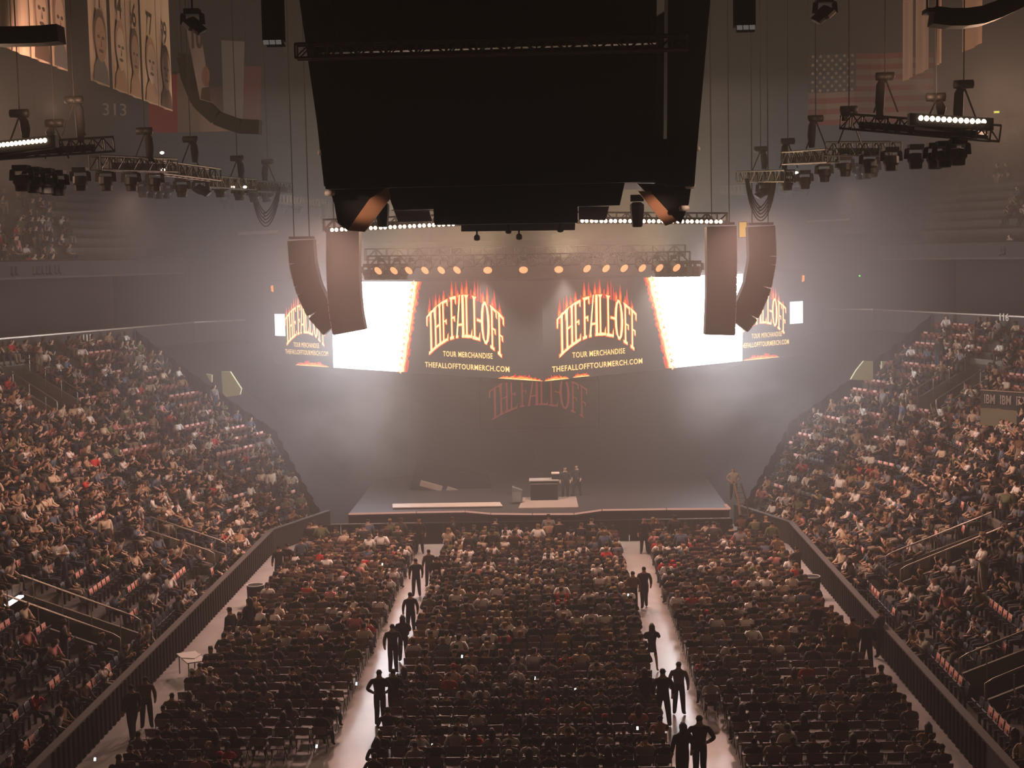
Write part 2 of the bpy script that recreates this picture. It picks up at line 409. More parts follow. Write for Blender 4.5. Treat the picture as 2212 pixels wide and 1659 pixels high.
# ------------------------------------------------------------------ section signs
def sign_text(s, px, py, Y, size, m, label, name='section_sign', cat='sign', ang=0, board=None):
    me = text_mesh(s, size, .015).copy(); me.materials.clear(); me.materials.append(m)
    p = P(px, py, Y); root = empty(name, p, ang); tag(root, label, cat)
    o = link('lettering', me, root); o.rotation_euler = (PI / 2, 0, 0)
    if board: 
        MB().box((0, .06, 0), (board[0], .06, board[1])).build('board', board[2], root)
    return root
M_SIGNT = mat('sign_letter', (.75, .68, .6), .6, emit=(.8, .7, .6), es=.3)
for txt, px, py, side, lab in [('111', 188, 731, -1, 'white number 111 on parapet above left stand'), ('116', 2168, 686, 1, 'white number 116 on the parapet above right stand')]:
    d = R @ np.array([(px - CX) / F, -(py - CY) / F, 1.0]); best = None
    for i in (0, 1, 2):
        f = FAC[side][i]; den = Vector(d).dot(f.n); q = (16.95 - (Vector((0, 0, H)) - f.o).dot(f.n)) / den
        p = Vector((0, 0, H)) + Vector(d) * q; t = (p - f.o).dot(f.d); a, b = _trange(i, 16.95)
        if q > 0 and a <= t <= b: best = (p, f)
    p, f = best
    me = text_mesh(txt, .62, .015).copy(); me.materials.clear(); me.materials.append(M_SIGNT)
    root = empty('section_sign', p); tag(root, lab, 'sign'); o = link('lettering', me, root)
    o.rotation_euler = (PI / 2, 0, f.face() + PI)
sign_text('313', 248, 238, 96, 1.1, mat('dim_letter', (.4, .32, .26), .7), 'dim number 313 on the high wall behind the banners', ang=.5)

# stage side corridor walls, their lighting set as emission in the material
for k, (poly, lab) in enumerate([([(478, 803), (497, 803), (521, 840), (518, 853), (489, 858), (481, 850)], 'pale self-glowing corridor wall left of the stage'),
                   ([(445, 808), (457, 810), (457, 826), (452, 820)], 'small pale self-glowing wall piece beyond the left curtain'),
                   ([(1866, 780), (1886, 781), (1886, 822), (1838, 820), (1850, 800)], 'pale self-glowing corridor wall right of the stage'),
                   ([(1905, 781), (1916, 781), (1906, 795)], 'small pale self-glowing wall piece beyond the right curtain')]):
    o = MB().prism([P(x, y, 88) for x, y in poly], (0, .3, 0)).build('corridor_wall', M_PALE_GLOW); tag(o, lab, 'wall panel')
ORD = ['first', 'second', 'third', 'fourth', 'fifth', 'sixth', 'seventh', 'eighth', 'ninth', 'tenth', 'eleventh', 'twelfth', 'thirteenth', 'fourteenth', 'fifteenth', 'sixteenth', 'seventeenth', 'eighteenth', 'nineteenth', 'twentieth']
def ordn(i): return ORD[i] if i < 20 else '%dth' % (i + 1)

# ------------------------------------------------------------------ scoreboard
def cube_board():
    root = empty('arena_scoreboard', (X0, 58, 17.4)); tag(root, 'huge dark centre-hung scoreboard seen from behind its switched-off screen', 'scoreboard')
    inv = Matrix.Translation(-root.location)
    def part(name, mb, m, par=None, smooth=False):
        o = mb.build(name, m, par or root, smooth); o.data.transform(inv); return o
    def pz(px, py, Y): return P(px, py, Y)
    def poly(pts, Y): return [pz(x, y, Y) for x, y in pts]
    part('screen', MB().prism(poly([(672, 118), (1418, 96), (1418, 330), (1428, 392), (705, 408), (697, 330)], 53), (0, .5, 0)), M_JUM)
    part('upper_screen', MB().prism(poly([(640, -130), (1420, -150), (1418, 92), (671, 114)], 53.1), (0, .5, 0)), M_JUM)
    part('corner_column', MB().prism(poly([(1444, -150), (1548, -150), (1506, 320), (1500, 402), (1440, 400)], 53), (0, 1.6, 0)), M_JUM)
    part('corner_column', MB().prism(poly([(628, -130), (672, -130), (703, 330), (703, 408), (694, 330)], 52.9), (0, 1.6, 0)), M_JUM)
    part('lower_band', MB().prism(poly([(1416, 300), (1445, 300), (1445, 396), (1416, 396)], 53.2), (0, .4, 0)), M_JUM)
    part('gap_panel', MB().prism(poly([(1417, 36), (1441, 20), (1441, 302), (1417, 302)], 55.5), (0, .05, 0)), mat('gap_back', (.22, .2, .19), .8))
    part('side_panel', MB().prism([pz(700, 402, 54), pz(700, 402, 54) + Vector((0, 8, 0)), pz(640, -130, 54) + Vector((0, 8, 0)), pz(640, -130, 54)], (.3, 0, 0)), M_JUM)
    part('side_panel', MB().prism([pz(1500, 396, 54), pz(1500, 396, 54) + Vector((0, 8, 0)), pz(1540, -150, 54) + Vector((0, 8, 0)), pz(1540, -150, 54)], (-.3, 0, 0)), M_JUM)
    part('underside', MB().box((X0 - .1, 57.6, 17.75), (12.4, 8, .3)), M_JUM)
    part('roof_frame', MB().box((X0, 57.6, 26.2), (13, 8, .4)), M_JUM)
    part('lower_screen', MB().prism(poly([(830, 396), (1352, 384), (1339, 443), (1248, 446), (1248, 481), (938, 486), (936, 452), (851, 454)], 55), (0, .45, 0)), M_JUM)
    part('ring_panel', MB().prism(poly([(996, 480), (1243, 478), (1242, 497), (996, 500)], 59), (0, .2, 0)), mat('ring_grey', (.07, .07, .08), .6))
    part('ring_panel', MB().prism(poly([(850, 452), (926, 452), (934, 478), (860, 480)], 61), (0, .2, 0)), mat('ring_grey', (.07, .07, .08), .6))
    part('ring_panel', MB().prism(poly([(1250, 446), (1316, 446), (1308, 476), (1250, 474)], 61), (0, .2, 0)), mat('ring_grey', (.07, .07, .08), .6))
    # corner ribs, copper fins and bright rims
    part('corner_wedge', MB().prism(poly([(712, 410), (842, 405), (818, 428), (752, 499), (729, 481), (722, 440)], 54), (0, .35, 0)), M_JUM)
    part('corner_wedge', MB().prism(poly([(1376, 396), (1494, 398), (1488, 440), (1472, 482), (1452, 470)], 54), (0, .35, 0)), M_JUM)
    part('copper_fin', MB().prism(poly([(798, 430), (838, 404), (843, 428), (788, 501), (750, 498)], 53.8), (0, .12, 0)), M_COPPER)
    part('copper_fin', MB().prism(poly([(1378, 413), (1404, 413), (1463, 478), (1438, 488)], 53.8), (0, .12, 0)), M_COPPER)
    for x, y, s in ((712, 417, -1), (1491, 402, 1), (1501, 322, 1), (697, 330, -1), (1478, 450, 1)):
        c = pz(x, y, 53.6); b = MB(); b.lathe([(.02, -.1), (.17, -.09), (.2, 0), (.17, .09), (.02, .1)], 10, (c.x, c.y, c.z)); part('rim_cap', b, M_WHITE, smooth=True)
    part('rim_bar', MB().bar(pz(705, 409, 53.4), pz(820, 404, 53.4), .05), M_WHITE)
    part('rim_bar', MB().bar(pz(1345, 393, 53.4), pz(1495, 394, 53.4), .05), M_WHITE)
    part('rim_bar', MB().bar(pz(846, 454, 54.9), pz(936, 455, 54.9), .03), M_WHITE)
    for x, y in ((1098, 490), (1210, 487), (1030, 505), (1121, 503)):
        a = pz(x, y - 8, 58.8); b = MB(); b.bar(a, a + Vector((0, 0, -.25)), .07); b.lathe([(.05, -.12), (.12, -.08), (.12, .05), (.06, .12)], 8, (a.x, a.y, a.z - .3)); part('camera_bracket', b, M_BLK)
    for x, Yk in ((826, 57), (1376, 57)):
        a = pz(x, 448, Yk); b = MB(); b.box(a + Vector((0, 0, .35)), (.5, .4, .25)); b.lathe([(.16, -.75), (.2, -.7), (.27, -.1), (.27, .1), (.15, .2)], 10, a); part('hanging_speaker', b, M_BLK)
    for dx in (-4, 4):
        part('hanger_cable', MB().tube([(X0 + dx, 57, 26.2), (X0 + dx, 57, 36)], .06, 6), M_BLK)
cube_board()

# ------------------------------------------------------------------ trusses
def unit_bar():
    return MB().tube([(0, 0, 0), (0, 0, 1)], 1, 5).mesh('tube')
UB = unit_bar(); UB.materials.append(M_TRUSS)
UBA = UB.copy(); UBA.materials.clear(); UBA.materials.append(M_ALU)
def rod(name, a, b, r, parent, me=UB):
    a, b = Vector(a), Vector(b); o = bpy.data.objects.new(name, me); COL.objects.link(o); o.parent = parent
    q = (b - a).to_track_quat('Z', 'Y').to_matrix().to_4x4()
    o.matrix_local = Matrix.Translation(a) @ q @ Matrix.Diagonal((r, r, (b - a).length, 1)); return o
def truss(name, a, b, w, h, label, seg=None, me=UB, r=.042, cat='truss'):
    a, b = Vector(a), Vector(b); root = empty(name, a); tag(root, label, cat)
    L = (b - a).length; d = (b - a) / L; s = Vector((0, 0, 1)).cross(d).normalized(); u = d.cross(s)
    cs = [s * (w / 2) * i + u * (h / 2) * j for i in (-1, 1) for j in (-1, 1)]
    for c in cs: rod('chord', c, c + d * L, r, root, me)
    n = seg or max(2, round(L / max(w, h)))
    for i in range(n + 1):
        p = d * (L * i / n)
        rod('brace', p + cs[0], p + cs[1], r * .7, root, me); rod('brace', p + cs[2], p + cs[3], r * .7, root, me)
        if i in (0, n): rod('brace', p + cs[0], p + cs[2], r * .7, root, me); rod('brace', p + cs[1], p + cs[3], r * .7, root, me)
        if i < n:
            q = d * (L * (i + 1) / n); j = i % 2
            rod('brace', p + cs[j], q + cs[1 - j], r * .6, root, me); rod('brace', p + cs[2 + j], q + cs[3 - j], r * .6, root, me)
            rod('brace', p + cs[0], q + cs[2], r * .6, root, me)
    if me is UB and L > 3 and name == 'lighting_truss': MB().bar(d * .8 - u * h * .15, d * (L - .8) - u * h * .15, w * .7, h * .45).build('cable_tray', M_BLK, root)
    return root
def moving_light():
    root = empty('moving_light')
    MB().box((0, 0, -.09), (.36, .30, .18)).build('base', M_BLK, root)
    y = MB()
    for s in (-1, 1): y.bar((s * .22, 0, -.16), (s * .24, 0, -.5), .05, .12)
    y.box((0, 0, -.16), (.5, .14, .05)); y.build('yoke', M_BLK, root)
    h = MB().lathe([(.10, -.30), (.2, -.33), (.21, -.58), (.17, -.66), (.16, -.84), (.12, -.86)], 12); h.build('head', M_BLK, root)
    return root
ML = moving_light(); ML_used = [False]
def place_light(loc, label, tilt=0, rz=0, s=1.0, wd=1.4, lens=None, group=None, cat='stage light'):
    o = ML if not ML_used[0] else copy_tree(ML); 
    ML_used[0] = True
    o.location = loc; o.rotation_euler = (0, 0, rz); o.scale = (s * wd, s * wd, s); tag(o, label, cat, group)
    hd = [c for c in o.children if c.name.startswith('head')][0]
    if tilt:
        hd.matrix_local = Matrix.Translation((0, 0, -.5)) @ Matrix.Rotation(tilt, 4, 'Y') @ Matrix.Translation((0, 0, .5))
    return o
def hoist(px, py, Y, bag, label, flip=1, s=1.0):
    p = P(px, py, Y); root = empty('chain_hoist', p); tag(root, label, 'hoist')
    b = MB().lathe([(.05, -.34), (.14, -.32), (.15, -.05), (.12, 0), (.15, .05), (.15, .3), (.06, .33)], 10, (0, 0, 0), 'X')
    b.box((0, 0, -.02), (.22, .24, .26)); b.build('motor', M_BLK, root, True).scale = (s, s, s)
    MB().tube([(0, 0, .1), (0, 0, 36 - p.z)], .022, 5).build('lifting_chain', M_BLK, root)
    MB().tube([(flip * .12, 0, -.1), (flip * .15, 0, -.3), (flip * .18, 0, -bag * .6), (flip * .17, 0, -bag)], .14, 8, radii=[.09, .16, .17, .12]).build('chain_bag', M_BLKM, root, True)
    for k in (-.45, .4):
        MB().tube([(-flip * .02, 0, -.12), (-flip * .05 + k, 0, -1.25 * s)], .03, 5).build('sling', M_BLK, root)
    return root
side_px = {}
def pod_y(Y, side): return None
LT = [((-70, 332), 49, (236, 312), 54), ((205, 352), 56, (372, 358), 61), ((340, 362), 62, (466, 378), 67), ((440, 392), 69, (542, 399), 75), ((545, 402), 77, (622, 407), 83), ((606, 430), 92, (702, 441), 99)]
RT = [((2150, 288), 49, (1826, 262), 54), ((1935, 322), 56, (1795, 322), 60), ((1800, 336), 61, (1702, 342), 66), ((1706, 380), 70, (1600, 382), 76), ((1610, 410), 88, (1562, 412), 94)]
for nm, L in (('left', LT), ('right', RT)):
    for i, (a, Ya, b, Yb) in enumerate(L):
        truss('lighting_truss', P(*a, Ya), P(*b, Yb), .5, .52, '%s black lattice truss out from the camera in the %s hanging line' % (ORD[i], nm), me=UB if i < len(L) - 1 else UBA)
lights_L = [(46, 357, 50), (72, 361, 50.5), (98, 364, 51), (124, 368, 51.5), (173, 362, 55), (228, 364, 57), (283, 366, 59), (334, 368, 61), (392, 384, 66), (475, 388, 72), (516, 396, 75), (548, 402, 80), (575, 404, 83),
            (308, 390, 76), (326, 392, 77), (342, 394, 78), (358, 394, 79), (488, 420, 92), (503, 422, 93), (640, 432, 96), (612, 430, 94)]
lights_R = [(2070, 300, 50), (2040, 305, 50.5), (2020, 309, 51), (2062, 303, 54), (1978, 312, 53), (1925, 318, 55), (1878, 326, 57.5), (1825, 336, 62), (1780, 350, 65), (1738, 368, 69), (1700, 372, 71), (1655, 378, 74),
            (1886, 346, 76), (1872, 350, 77), (1858, 352, 78), (1740, 392, 92), (1720, 394, 93), (1690, 396, 95), (1655, 400, 97)]
for nm, L in (('left', lights_L), ('right', lights_R)):
    for i, (x, y, Y) in enumerate(L):
        place_light(P(x, y, Y), '%s black moving light counted from the camera under the %s truss line' % (ordn(i), nm), s=1.0 if i > 3 else 1.02)
place_light(P(432, 386, 68), 'black moving light tilted to the side under the left truss line', tilt=-.9)
place_light(P(1650, 392, 74), 'black moving light tilted down beside the right cable loop', tilt=.8)
for px_, py_, lab_, tl_ in ((415, 20, 'black moving light hanging near the upper left banners', -.7), (1782, -5, 'black moving light cut off by the upper right frame edge', .7)):
    o = place_light(P(px_, py_, 50), lab_, tilt=tl_); MB().bar((0, 0, 0), (0, 0, 36 - o.location.z), .04).build('hanging_pipe', M_BLK, o)
hs = [(42, 245, 51, .9, 'hoist above the left bar of bright bulbs', 1), (118, 266, 53, .5, 'short hoist just behind the left bulb bar', -1), (160, 216, 53, 1.5, 'tall hoist over the end of the first left truss', 1),
      (312, 283, 59, 1.2, 'hoist in the middle of the left truss line', 1), (411, 301, 65, 1.0, 'hoist over the third left truss', 1), (512, 342, 73, 1.0, 'small hoist before the left cable loop', 1), (578, 350, 81, 1.1, 'farthest hoist of the left truss line', -1),
      (1643, 322, 75, 1.0, 'farthest hoist of the right truss line', 1), (1702, 305, 70, 1.3, 'hoist second farthest in the right truss line', -1), (1762, 256, 63, 1.2, 'hoist over the middle right truss', -1), (1834, 237, 56, .4, 'short hoist on the corner of the right truss', -1),
      (1912, 165, 53, 1.5, 'tallest hoist over the right truss line', -1), (2022, 210, 51, .6, 'short hoist behind the right bulb bar', 1), (2082, 182, 50, 1.5, 'hoist at the near end of the right bulb bar', -1)]
for x, y, Y, bag, lab, fl_ in hs: hoist(x, y, Y, bag, 'black chain ' + lab, fl_)
def cable_loop(pts, Y, label):
    root = empty('cable_loop', P(*pts[0], Y)); tag(root, label, 'cable')
    for k in range(5):
        q = []
        for j in range(17):
            a = j / 16; x = pts[0][0] + (pts[1][0] - pts[0][0]) * a; sag = 1 - (2 * a - 1) ** 2
            y = pts[0][1] + (pts[1][1] - pts[0][1]) * a + (pts[2] - k * 7) * sag ** .8
            q.append(P(x + k * 1.5 * (1 if a < .5 else -1), y, Y + k * .1) - root.location)
        MB().tube(q, .035, 6).build('cable', M_BLKM, root, True)
cable_loop([(542, 402), (606, 404), 86], 80, 'looped black cables hanging from the left truss line')
cable_loop([(1610, 386), (1677, 384), 92], 73, 'looped black cables hanging from the right truss line')
cable_loop([(694, 441), (702, 441), 60], 90, 'thin cable bundle hanging at the far end of left trusses')
# bars of bright bulbs
def bulb_bar(a, b, n, label, r, mb_, drop=.28, depth=.9, pairs=False):
    a, b = Vector(a), Vector(b); root = empty('blinder_bar', (a + b) / 2); tag(root, label, 'stage light'); c = (a + b) / 2
    d = (b - a).normalized(); back = Vector((0, 1, 0)) if b.y - a.y < .5 * abs(b.x - a.x) else Vector((-1 if a.x < 0 else 1, .3, 0))
    h = MB(); ex = d * .25
    h.prism([a - c - ex + Vector((0, 0, drop * .5)), b - c + ex + Vector((0, 0, drop * .5)), b - c + ex + Vector((0, 0, -drop * .8)), a - c - ex + Vector((0, 0, -drop * .8))], back * depth * .4)
    h.build('housing', M_BLK, root)
    sph = MB().lathe([(.02, -r), (r * .7, -r * .7), (r, 0), (r * .7, r * .7), (.02, r)], 8).mesh('bulb', mb_, True)
    nn = Vector((0, -1, 0))
    for i in range(n):
        q = (i + .5) / n
        if pairs: q = (i // 2 * 2 + 1 + (-.45 if i % 2 == 0 else .45)) / n
        o = bpy.data.objects.new('bulb', sph); COL.objects.link(o); o.parent = root; o.location = a + (b - a) * q - c + nn * (.03 + r * .5)
    return root
bulb_bar(P(-40, 318, 49.3), P(103, 303, 49.3), 16, 'bar of glowing warm bulbs at the upper left edge', .075, G_BULB2, .3)
bulb_bar(P(1982, 255, 49.3), P(2130, 264, 49.3), 12, 'bar of glowing warm bulbs at the upper right', .085, G_BULB2, .3)
MB().prism([P(-60, 345, 49.5), P(112, 322, 49.5), P(112, 318, 51), P(-60, 340, 51)], (0, 0, -.12)).build('light_shelf', M_BLK)
tag(bpy.data.objects['light_shelf'], 'dark tray under the left bulb bar', 'tray')
o = MB().prism([P(1975, 280, 49.5), P(2134, 292, 49.5), P(2125, 284, 51), P(1975, 274, 51)], (0, 0, -.12)).build('light_shelf', M_BLK)
tag(o, 'dark tray under the right bulb bar', 'tray')
for px, py, tx in ((40, 308, -14), (2060, 258, 12)):
    lamp('bulb_bar_light', 'POINT', P(px + (-1 if px < 1000 else 1) * 110, py - 30, 56), 2400, (1, .6, .38), shadow_soft_size=.5)
    lamp('added_banner_spot', 'SPOT', P(px + (70 if px < 1000 else -70), py - 60, 49), 4200 if px < 1000 else 2400, (1, .56, .36), (-18.3 if px < 1000 else 16, 60, 25.5), spot_size=1.3, spot_blend=1, shadow_soft_size=.3)  # spot added near the bulb bar to brighten the banners
bulb_bar(P(712, 497, 72), P(985, 484, 72), 26, 'row of paired bright blinders left of the scoreboard base', .085, G_BULB, .12, .3, True)
bulb_bar(P(1252, 477, 72), P(1562, 479, 72), 30, 'row of paired bright blinders right of the scoreboard base', .085, G_BULB, .12, .3, True)
for px in (880, 1010, 1300, 1420): lamp('blinder_glow', 'POINT', P(px, 478, 76), 1000, (1, .66, .4), shadow_soft_size=.5)
for a, b, nm in ((700, 990, 'left'), (1245, 1570, 'right')):
    truss('lighting_truss', P(a, 486 if nm == 'left' else 470, 73), P(b, 474 if nm == 'left' else 472, 73), .5, .5, 'truss carrying the paired blinders on the %s' % nm)
for px, tx in ((40, 796), (2060, 1412)):
    lamp('added_fin_spot', 'SPOT', P(px, 300 if px < 1000 else 258, 47.5), 6500, (1, .62, .42), P(tx, 452, 54), spot_size=.09, spot_blend=.6, shadow_soft_size=.2)  # narrow spot added only to brighten the copper fins
for px, py, Y, t in ((350, 330, 66, 0), (1720, 373, 72, 0), (1840, 323, 60, 0), (352, 367, 60, 0), (487, 404, 72, 0), (503, 404, 72, 0), (529, 404, 73, 0)):
    o = MB().lathe([(.03, -.06), (.09, -.03), (.09, .03), (.03, .06)], 8).build('work_lamp', G_BULB2); o.location = P(px, py, Y)
    tag(o, {350: 'small warm lamp behind the left hoists', 1720: 'small bright lamp on the far right truss', 1840: 'small bright lamp in the near right truss', 352: 'single bright lamp on the second left truss'}.get(px, {487: 'leftmost', 503: 'middle', 529: 'rightmost'}.get(px, '') + ' of three close bright lamps on the fourth left truss'), 'lamp')

# truss in front of the scoreboard
truss('front_truss', P(640, 112, 46), P(1486, 92, 46), .45, .42, 'long brownish truss crossing in front of the dark scoreboard', seg=26, me=(lambda: (lambda m_: (m_.materials.clear(), m_.materials.append(mat('brown_truss', (.12, .075, .05), .5, .3)), m_)[2])(UB.copy()))())

ft = bpy.data.objects['front_truss']
for q in (.1, .9): p = (P(1486, 92, 46) - P(640, 112, 46)) * q; MB().bar(p, (p.x, p.y, 36 - ft.location.z), .03).build('hanging_wire', M_BLK, ft)
# ------------------------------------------------------------------ loudspeaker arrays
def array(path, Y, width, depth, label, grille_side=0, tone=M_BLK, name='line_array', n=None):
    """path: pixels of the array's centre line, cabinets follow it"""
    pts = [P(x, y, Y) for x, y in path]
    seg = [(pts[i + 1] - pts[i]).length for i in range(len(pts) - 1)]; L = sum(seg); n = n or max(4, round(L / .36))
    root = empty(name, pts[0]); tag(root, label, 'loudspeaker')
    def at(s_):
        s_ = max(0, min(L, s_)); 
        for i, g in enumerate(seg):
            if s_ <= g or i == len(seg) - 1: return pts[i] + (pts[i + 1] - pts[i]) * min(1, s_ / g)
            s_ -= g
    for k in range(n):
        a, b = at(L * k / n), at(L * (k + 1) / n); c = (a + b) / 2 - root.location; d = (b - a).normalized()
        q = d.to_track_quat('Z', 'Y').to_matrix()
        ey = Vector((0, 1, 0)); ey = (ey - d * ey.dot(d)).normalized(); ex = ey.cross(d)
        rot = Matrix((ex, ey, d)).transposed()
        mb = MB().box((0, 0, 0), (width, depth, (b - a).length * 1.1)); o = mb.build('cabinet', tone, root)
        o.matrix_local = Matrix.Translation(c) @ rot.to_4x4()
        if grille_side:
            g = MB().box((grille_side * (width / 2 + .02), 0, 0), (.03, depth * .9, (b - a).length * .86)); gg = g.build('grille', mat('grille_pale', (.42, .36, .35), .7), o)
            hh = MB()
            for zz in (-.06, .06): hh.box((grille_side * (width / 2 + .04), .1, zz), (.02, .12, .05)); hh.box((grille_side * (width / 2 + .04), -.12, zz), (.02, .06, .05))
            hh.build('driver', M_BLKM, o)
    MB().box((0, 0, .15), (width * .9, depth * .9, .12)).build('rigging_frame', M_BLK, root)
    for dx in (-.3, .3): MB().tube([(dx * width, 0, .2), (dx * width, 0, 36 - pts[0].z)], .03, 5).build('hanger_chain', M_BLK, root)
    return root
array([(743, 500), (743, 580), (746, 640), (750, 680), (757, 716)], 74, 1.62, 1.0, 'straight main loudspeaker column left of centre stage', 1)
array([(652, 520), (656, 570), (668, 620), (690, 668), (722, 704)], 75.5, 1.3, 1.0, 'curved loudspeaker column at the left end of the stage', 1)
array([(1556, 490), (1557, 560), (1556, 640), (1553, 722)], 74, 1.45, 1.0, 'straight main loudspeaker column right of centre stage', -1)
array([(1642, 490), (1645, 560), (1634, 620), (1612, 670), (1590, 698)], 75.5, 1.35, 1.0, 'curved loudspeaker column at the right end of the stage', -1)
array([(402, 125), (410, 170), (432, 222), (470, 256), (520, 274), (562, 276)], 72, .7, .8, 'dark curved loudspeaker column before the banners', 0, n=18)
array([(-60, 78), (-20, 80), (40, 79), (90, 78), (131, 74)], 44, .5, .7, 'dark loudspeaker row cut off by the upper left corner', 0, n=6)
array([(2014, 36), (2060, 42), (2110, 38), (2160, 20), (2215, -8)], 44, .5, .7, 'dark loudspeaker row cut off by the upper right corner', 0, n=6)
for px0, py1, sgn, lab in ((588, 92, 1, 'left'), (1611, 60, -1, 'right')):
    c = P(px0, py1, 50); root = empty('hanging_box', c); tag(root, 'tall black hanging box with pale underside %s of the scoreboard' % lab, 'loudspeaker')
    MB().box((0, .35, 2.4), (.66, .7, 4.6)).build('casing', M_BLKM, root)
    MB().prism([(-.33, 0, .1), (.33, 0, .1), (.36, .5, -.05), (-.25, .5, -.05)], (0, 0, -.03)).build('underside', M_BLKM, root)
    for k in (-.21, 0, .21): MB().prism([(k - .09, -.02, .08), (k + .09, -.02, .08), (k + .1, .02, -.06), (k - .08, .02, -.06)], (0, -.02, 0)).build('pane', mat('pale_pane', (.8, .76, .74), .6, emit=(.8, .75, .72), es=.12), root)

# ------------------------------------------------------------------ LED wall over the stage (a prow of two long wings)
AP = P(1172, 700, 80); AP.z = 0
WE = {-1: P(588, 700, 97.5), 1: P(1738, 700, 97)}
for s in WE: WE[s].z = 0
ZB, ZT = 8.15, 13.6
def wing_pt(side, px, py, off=0.0):
    d = Vector(R @ np.array([(px - CX) / F, -(py - CY) / F, 1.0])); o = Vector((0, 0, H))
    e = (WE[side] - AP).normalized(); n = Vector((e.y, -e.x, 0)); 
    if n.y > 0: n = -n
    q = (AP - o).dot(n) / d.dot(n); p = o + d * q
    return (p - AP).dot(e), p.z
def letters():
    def V(x0, x1, w=.2): return None
    Ls = {}
    sf = .055
    def vert(x, w, y0=0, y1=1, sb=True, st=True):
        r = [[(x - w / 2, y0), (x + w / 2, y0), (x + w * .36, y0 + .12), (x + w * .36, y1 - .12), (x + w / 2, y1), (x - w / 2, y1), (x - w * .36, y1 - .12), (x - w * .36, y0 + .12)]]
        if sb: r.append([(x - w * 1.15, y0), (x + w * 1.15, y0), (x + w * .4, y0 + sf), (x - w * .4, y0 + sf)])
        if st: r.append([(x - w * 1.15, y1), (x - w * .4, y1 - sf), (x + w * .4, y1 - sf), (x + w * 1.15, y1)])
        return r
    def hor(x0, x1, y, h, tick=0):
        r = [[(x0, y - h / 2), (x1, y - h / 2), (x1, y + h / 2), (x0, y + h / 2)]]
        if tick: r.append([(x1 - .12, y - h / 2 - tick), (x1, y - h / 2 - tick * 1.4), (x1, y + h / 2), (x1 - .12, y + h / 2)])
        return r
    w = .24
    Ls['T'] = vert(.5, w, st=False) + hor(0, 1, .965, .05) + [[(0, .94), (.12, .94), (.08, .74), (0, .78)], [(1, .94), (.88, .94), (.92, .74), (1, .78)]]
    Ls['H'] = vert(.2, w) + vert(.8, w) + hor(.2, .8, .5, .035)
    Ls['E'] = vert(.25, w) + hor(.25, .95, .965, .05, .08) + hor(.25, .75, .5, .035, .05) + hor(.25, .95, .035, .05) + [[(.83, .05), (.95, .05), (.97, .17), (.88, .12)]]
    Ls['F'] = vert(.25, w) + hor(.25, .95, .965, .05, .1) + hor(.25, .75, .5, .035, .06)
    Ls['A'] = [[(.02, 0), (.2, 0), (.56, 1), (.44, 1)], [(.74, 0), (.98, 0), (.58, 1), (.42, 1)]] + hor(.2, .8, .3, .035) + hor(0, .25, .02, .04) + hor(.7, 1.0, .02, .04)
    Ls['L'] = vert(.28, w) + hor(.28, .95, .035, .05) + [[(.83, .05), (.97, .05), (.97, .22), (.9, .12)]]
    Ls['-'] = hor(0, 1, .48, .045)
    n = 14; O = []
    for i in range(n):
        a, b = 2 * PI * i / n, 2 * PI * (i + 1) / n
        o1 = [(.5 + .5 * math.cos(t), .5 + .5 * math.sin(t)) for t in (a, b)]; i1 = [(.5 + .27 * math.cos(t), .5 + .44 * math.sin(t)) for t in (b, a)]
        O.append(o1 + i1)
    Ls['O'] = O
    return Ls
LET = letters()
SEQ = [('T', .0, .115), ('H', .1, .2), ('E', .205, .29), ('F', .315, .4), ('A', .39, .5), ('L', .505, .6), ('L', .605, .7), ('-', .665, .72), ('O', .715, .82), ('F', .83, .915), ('F', .92, 1.0)]
def arch(x, y, grow=0):
    r = 2 * x - 1; top = 1 - .34 * r * r; bot = .35 - .33 * r * r
    return bot + (top - bot) * y
def clean_poly(mb, pts3, thick):
    mb.prism(pts3, thick)
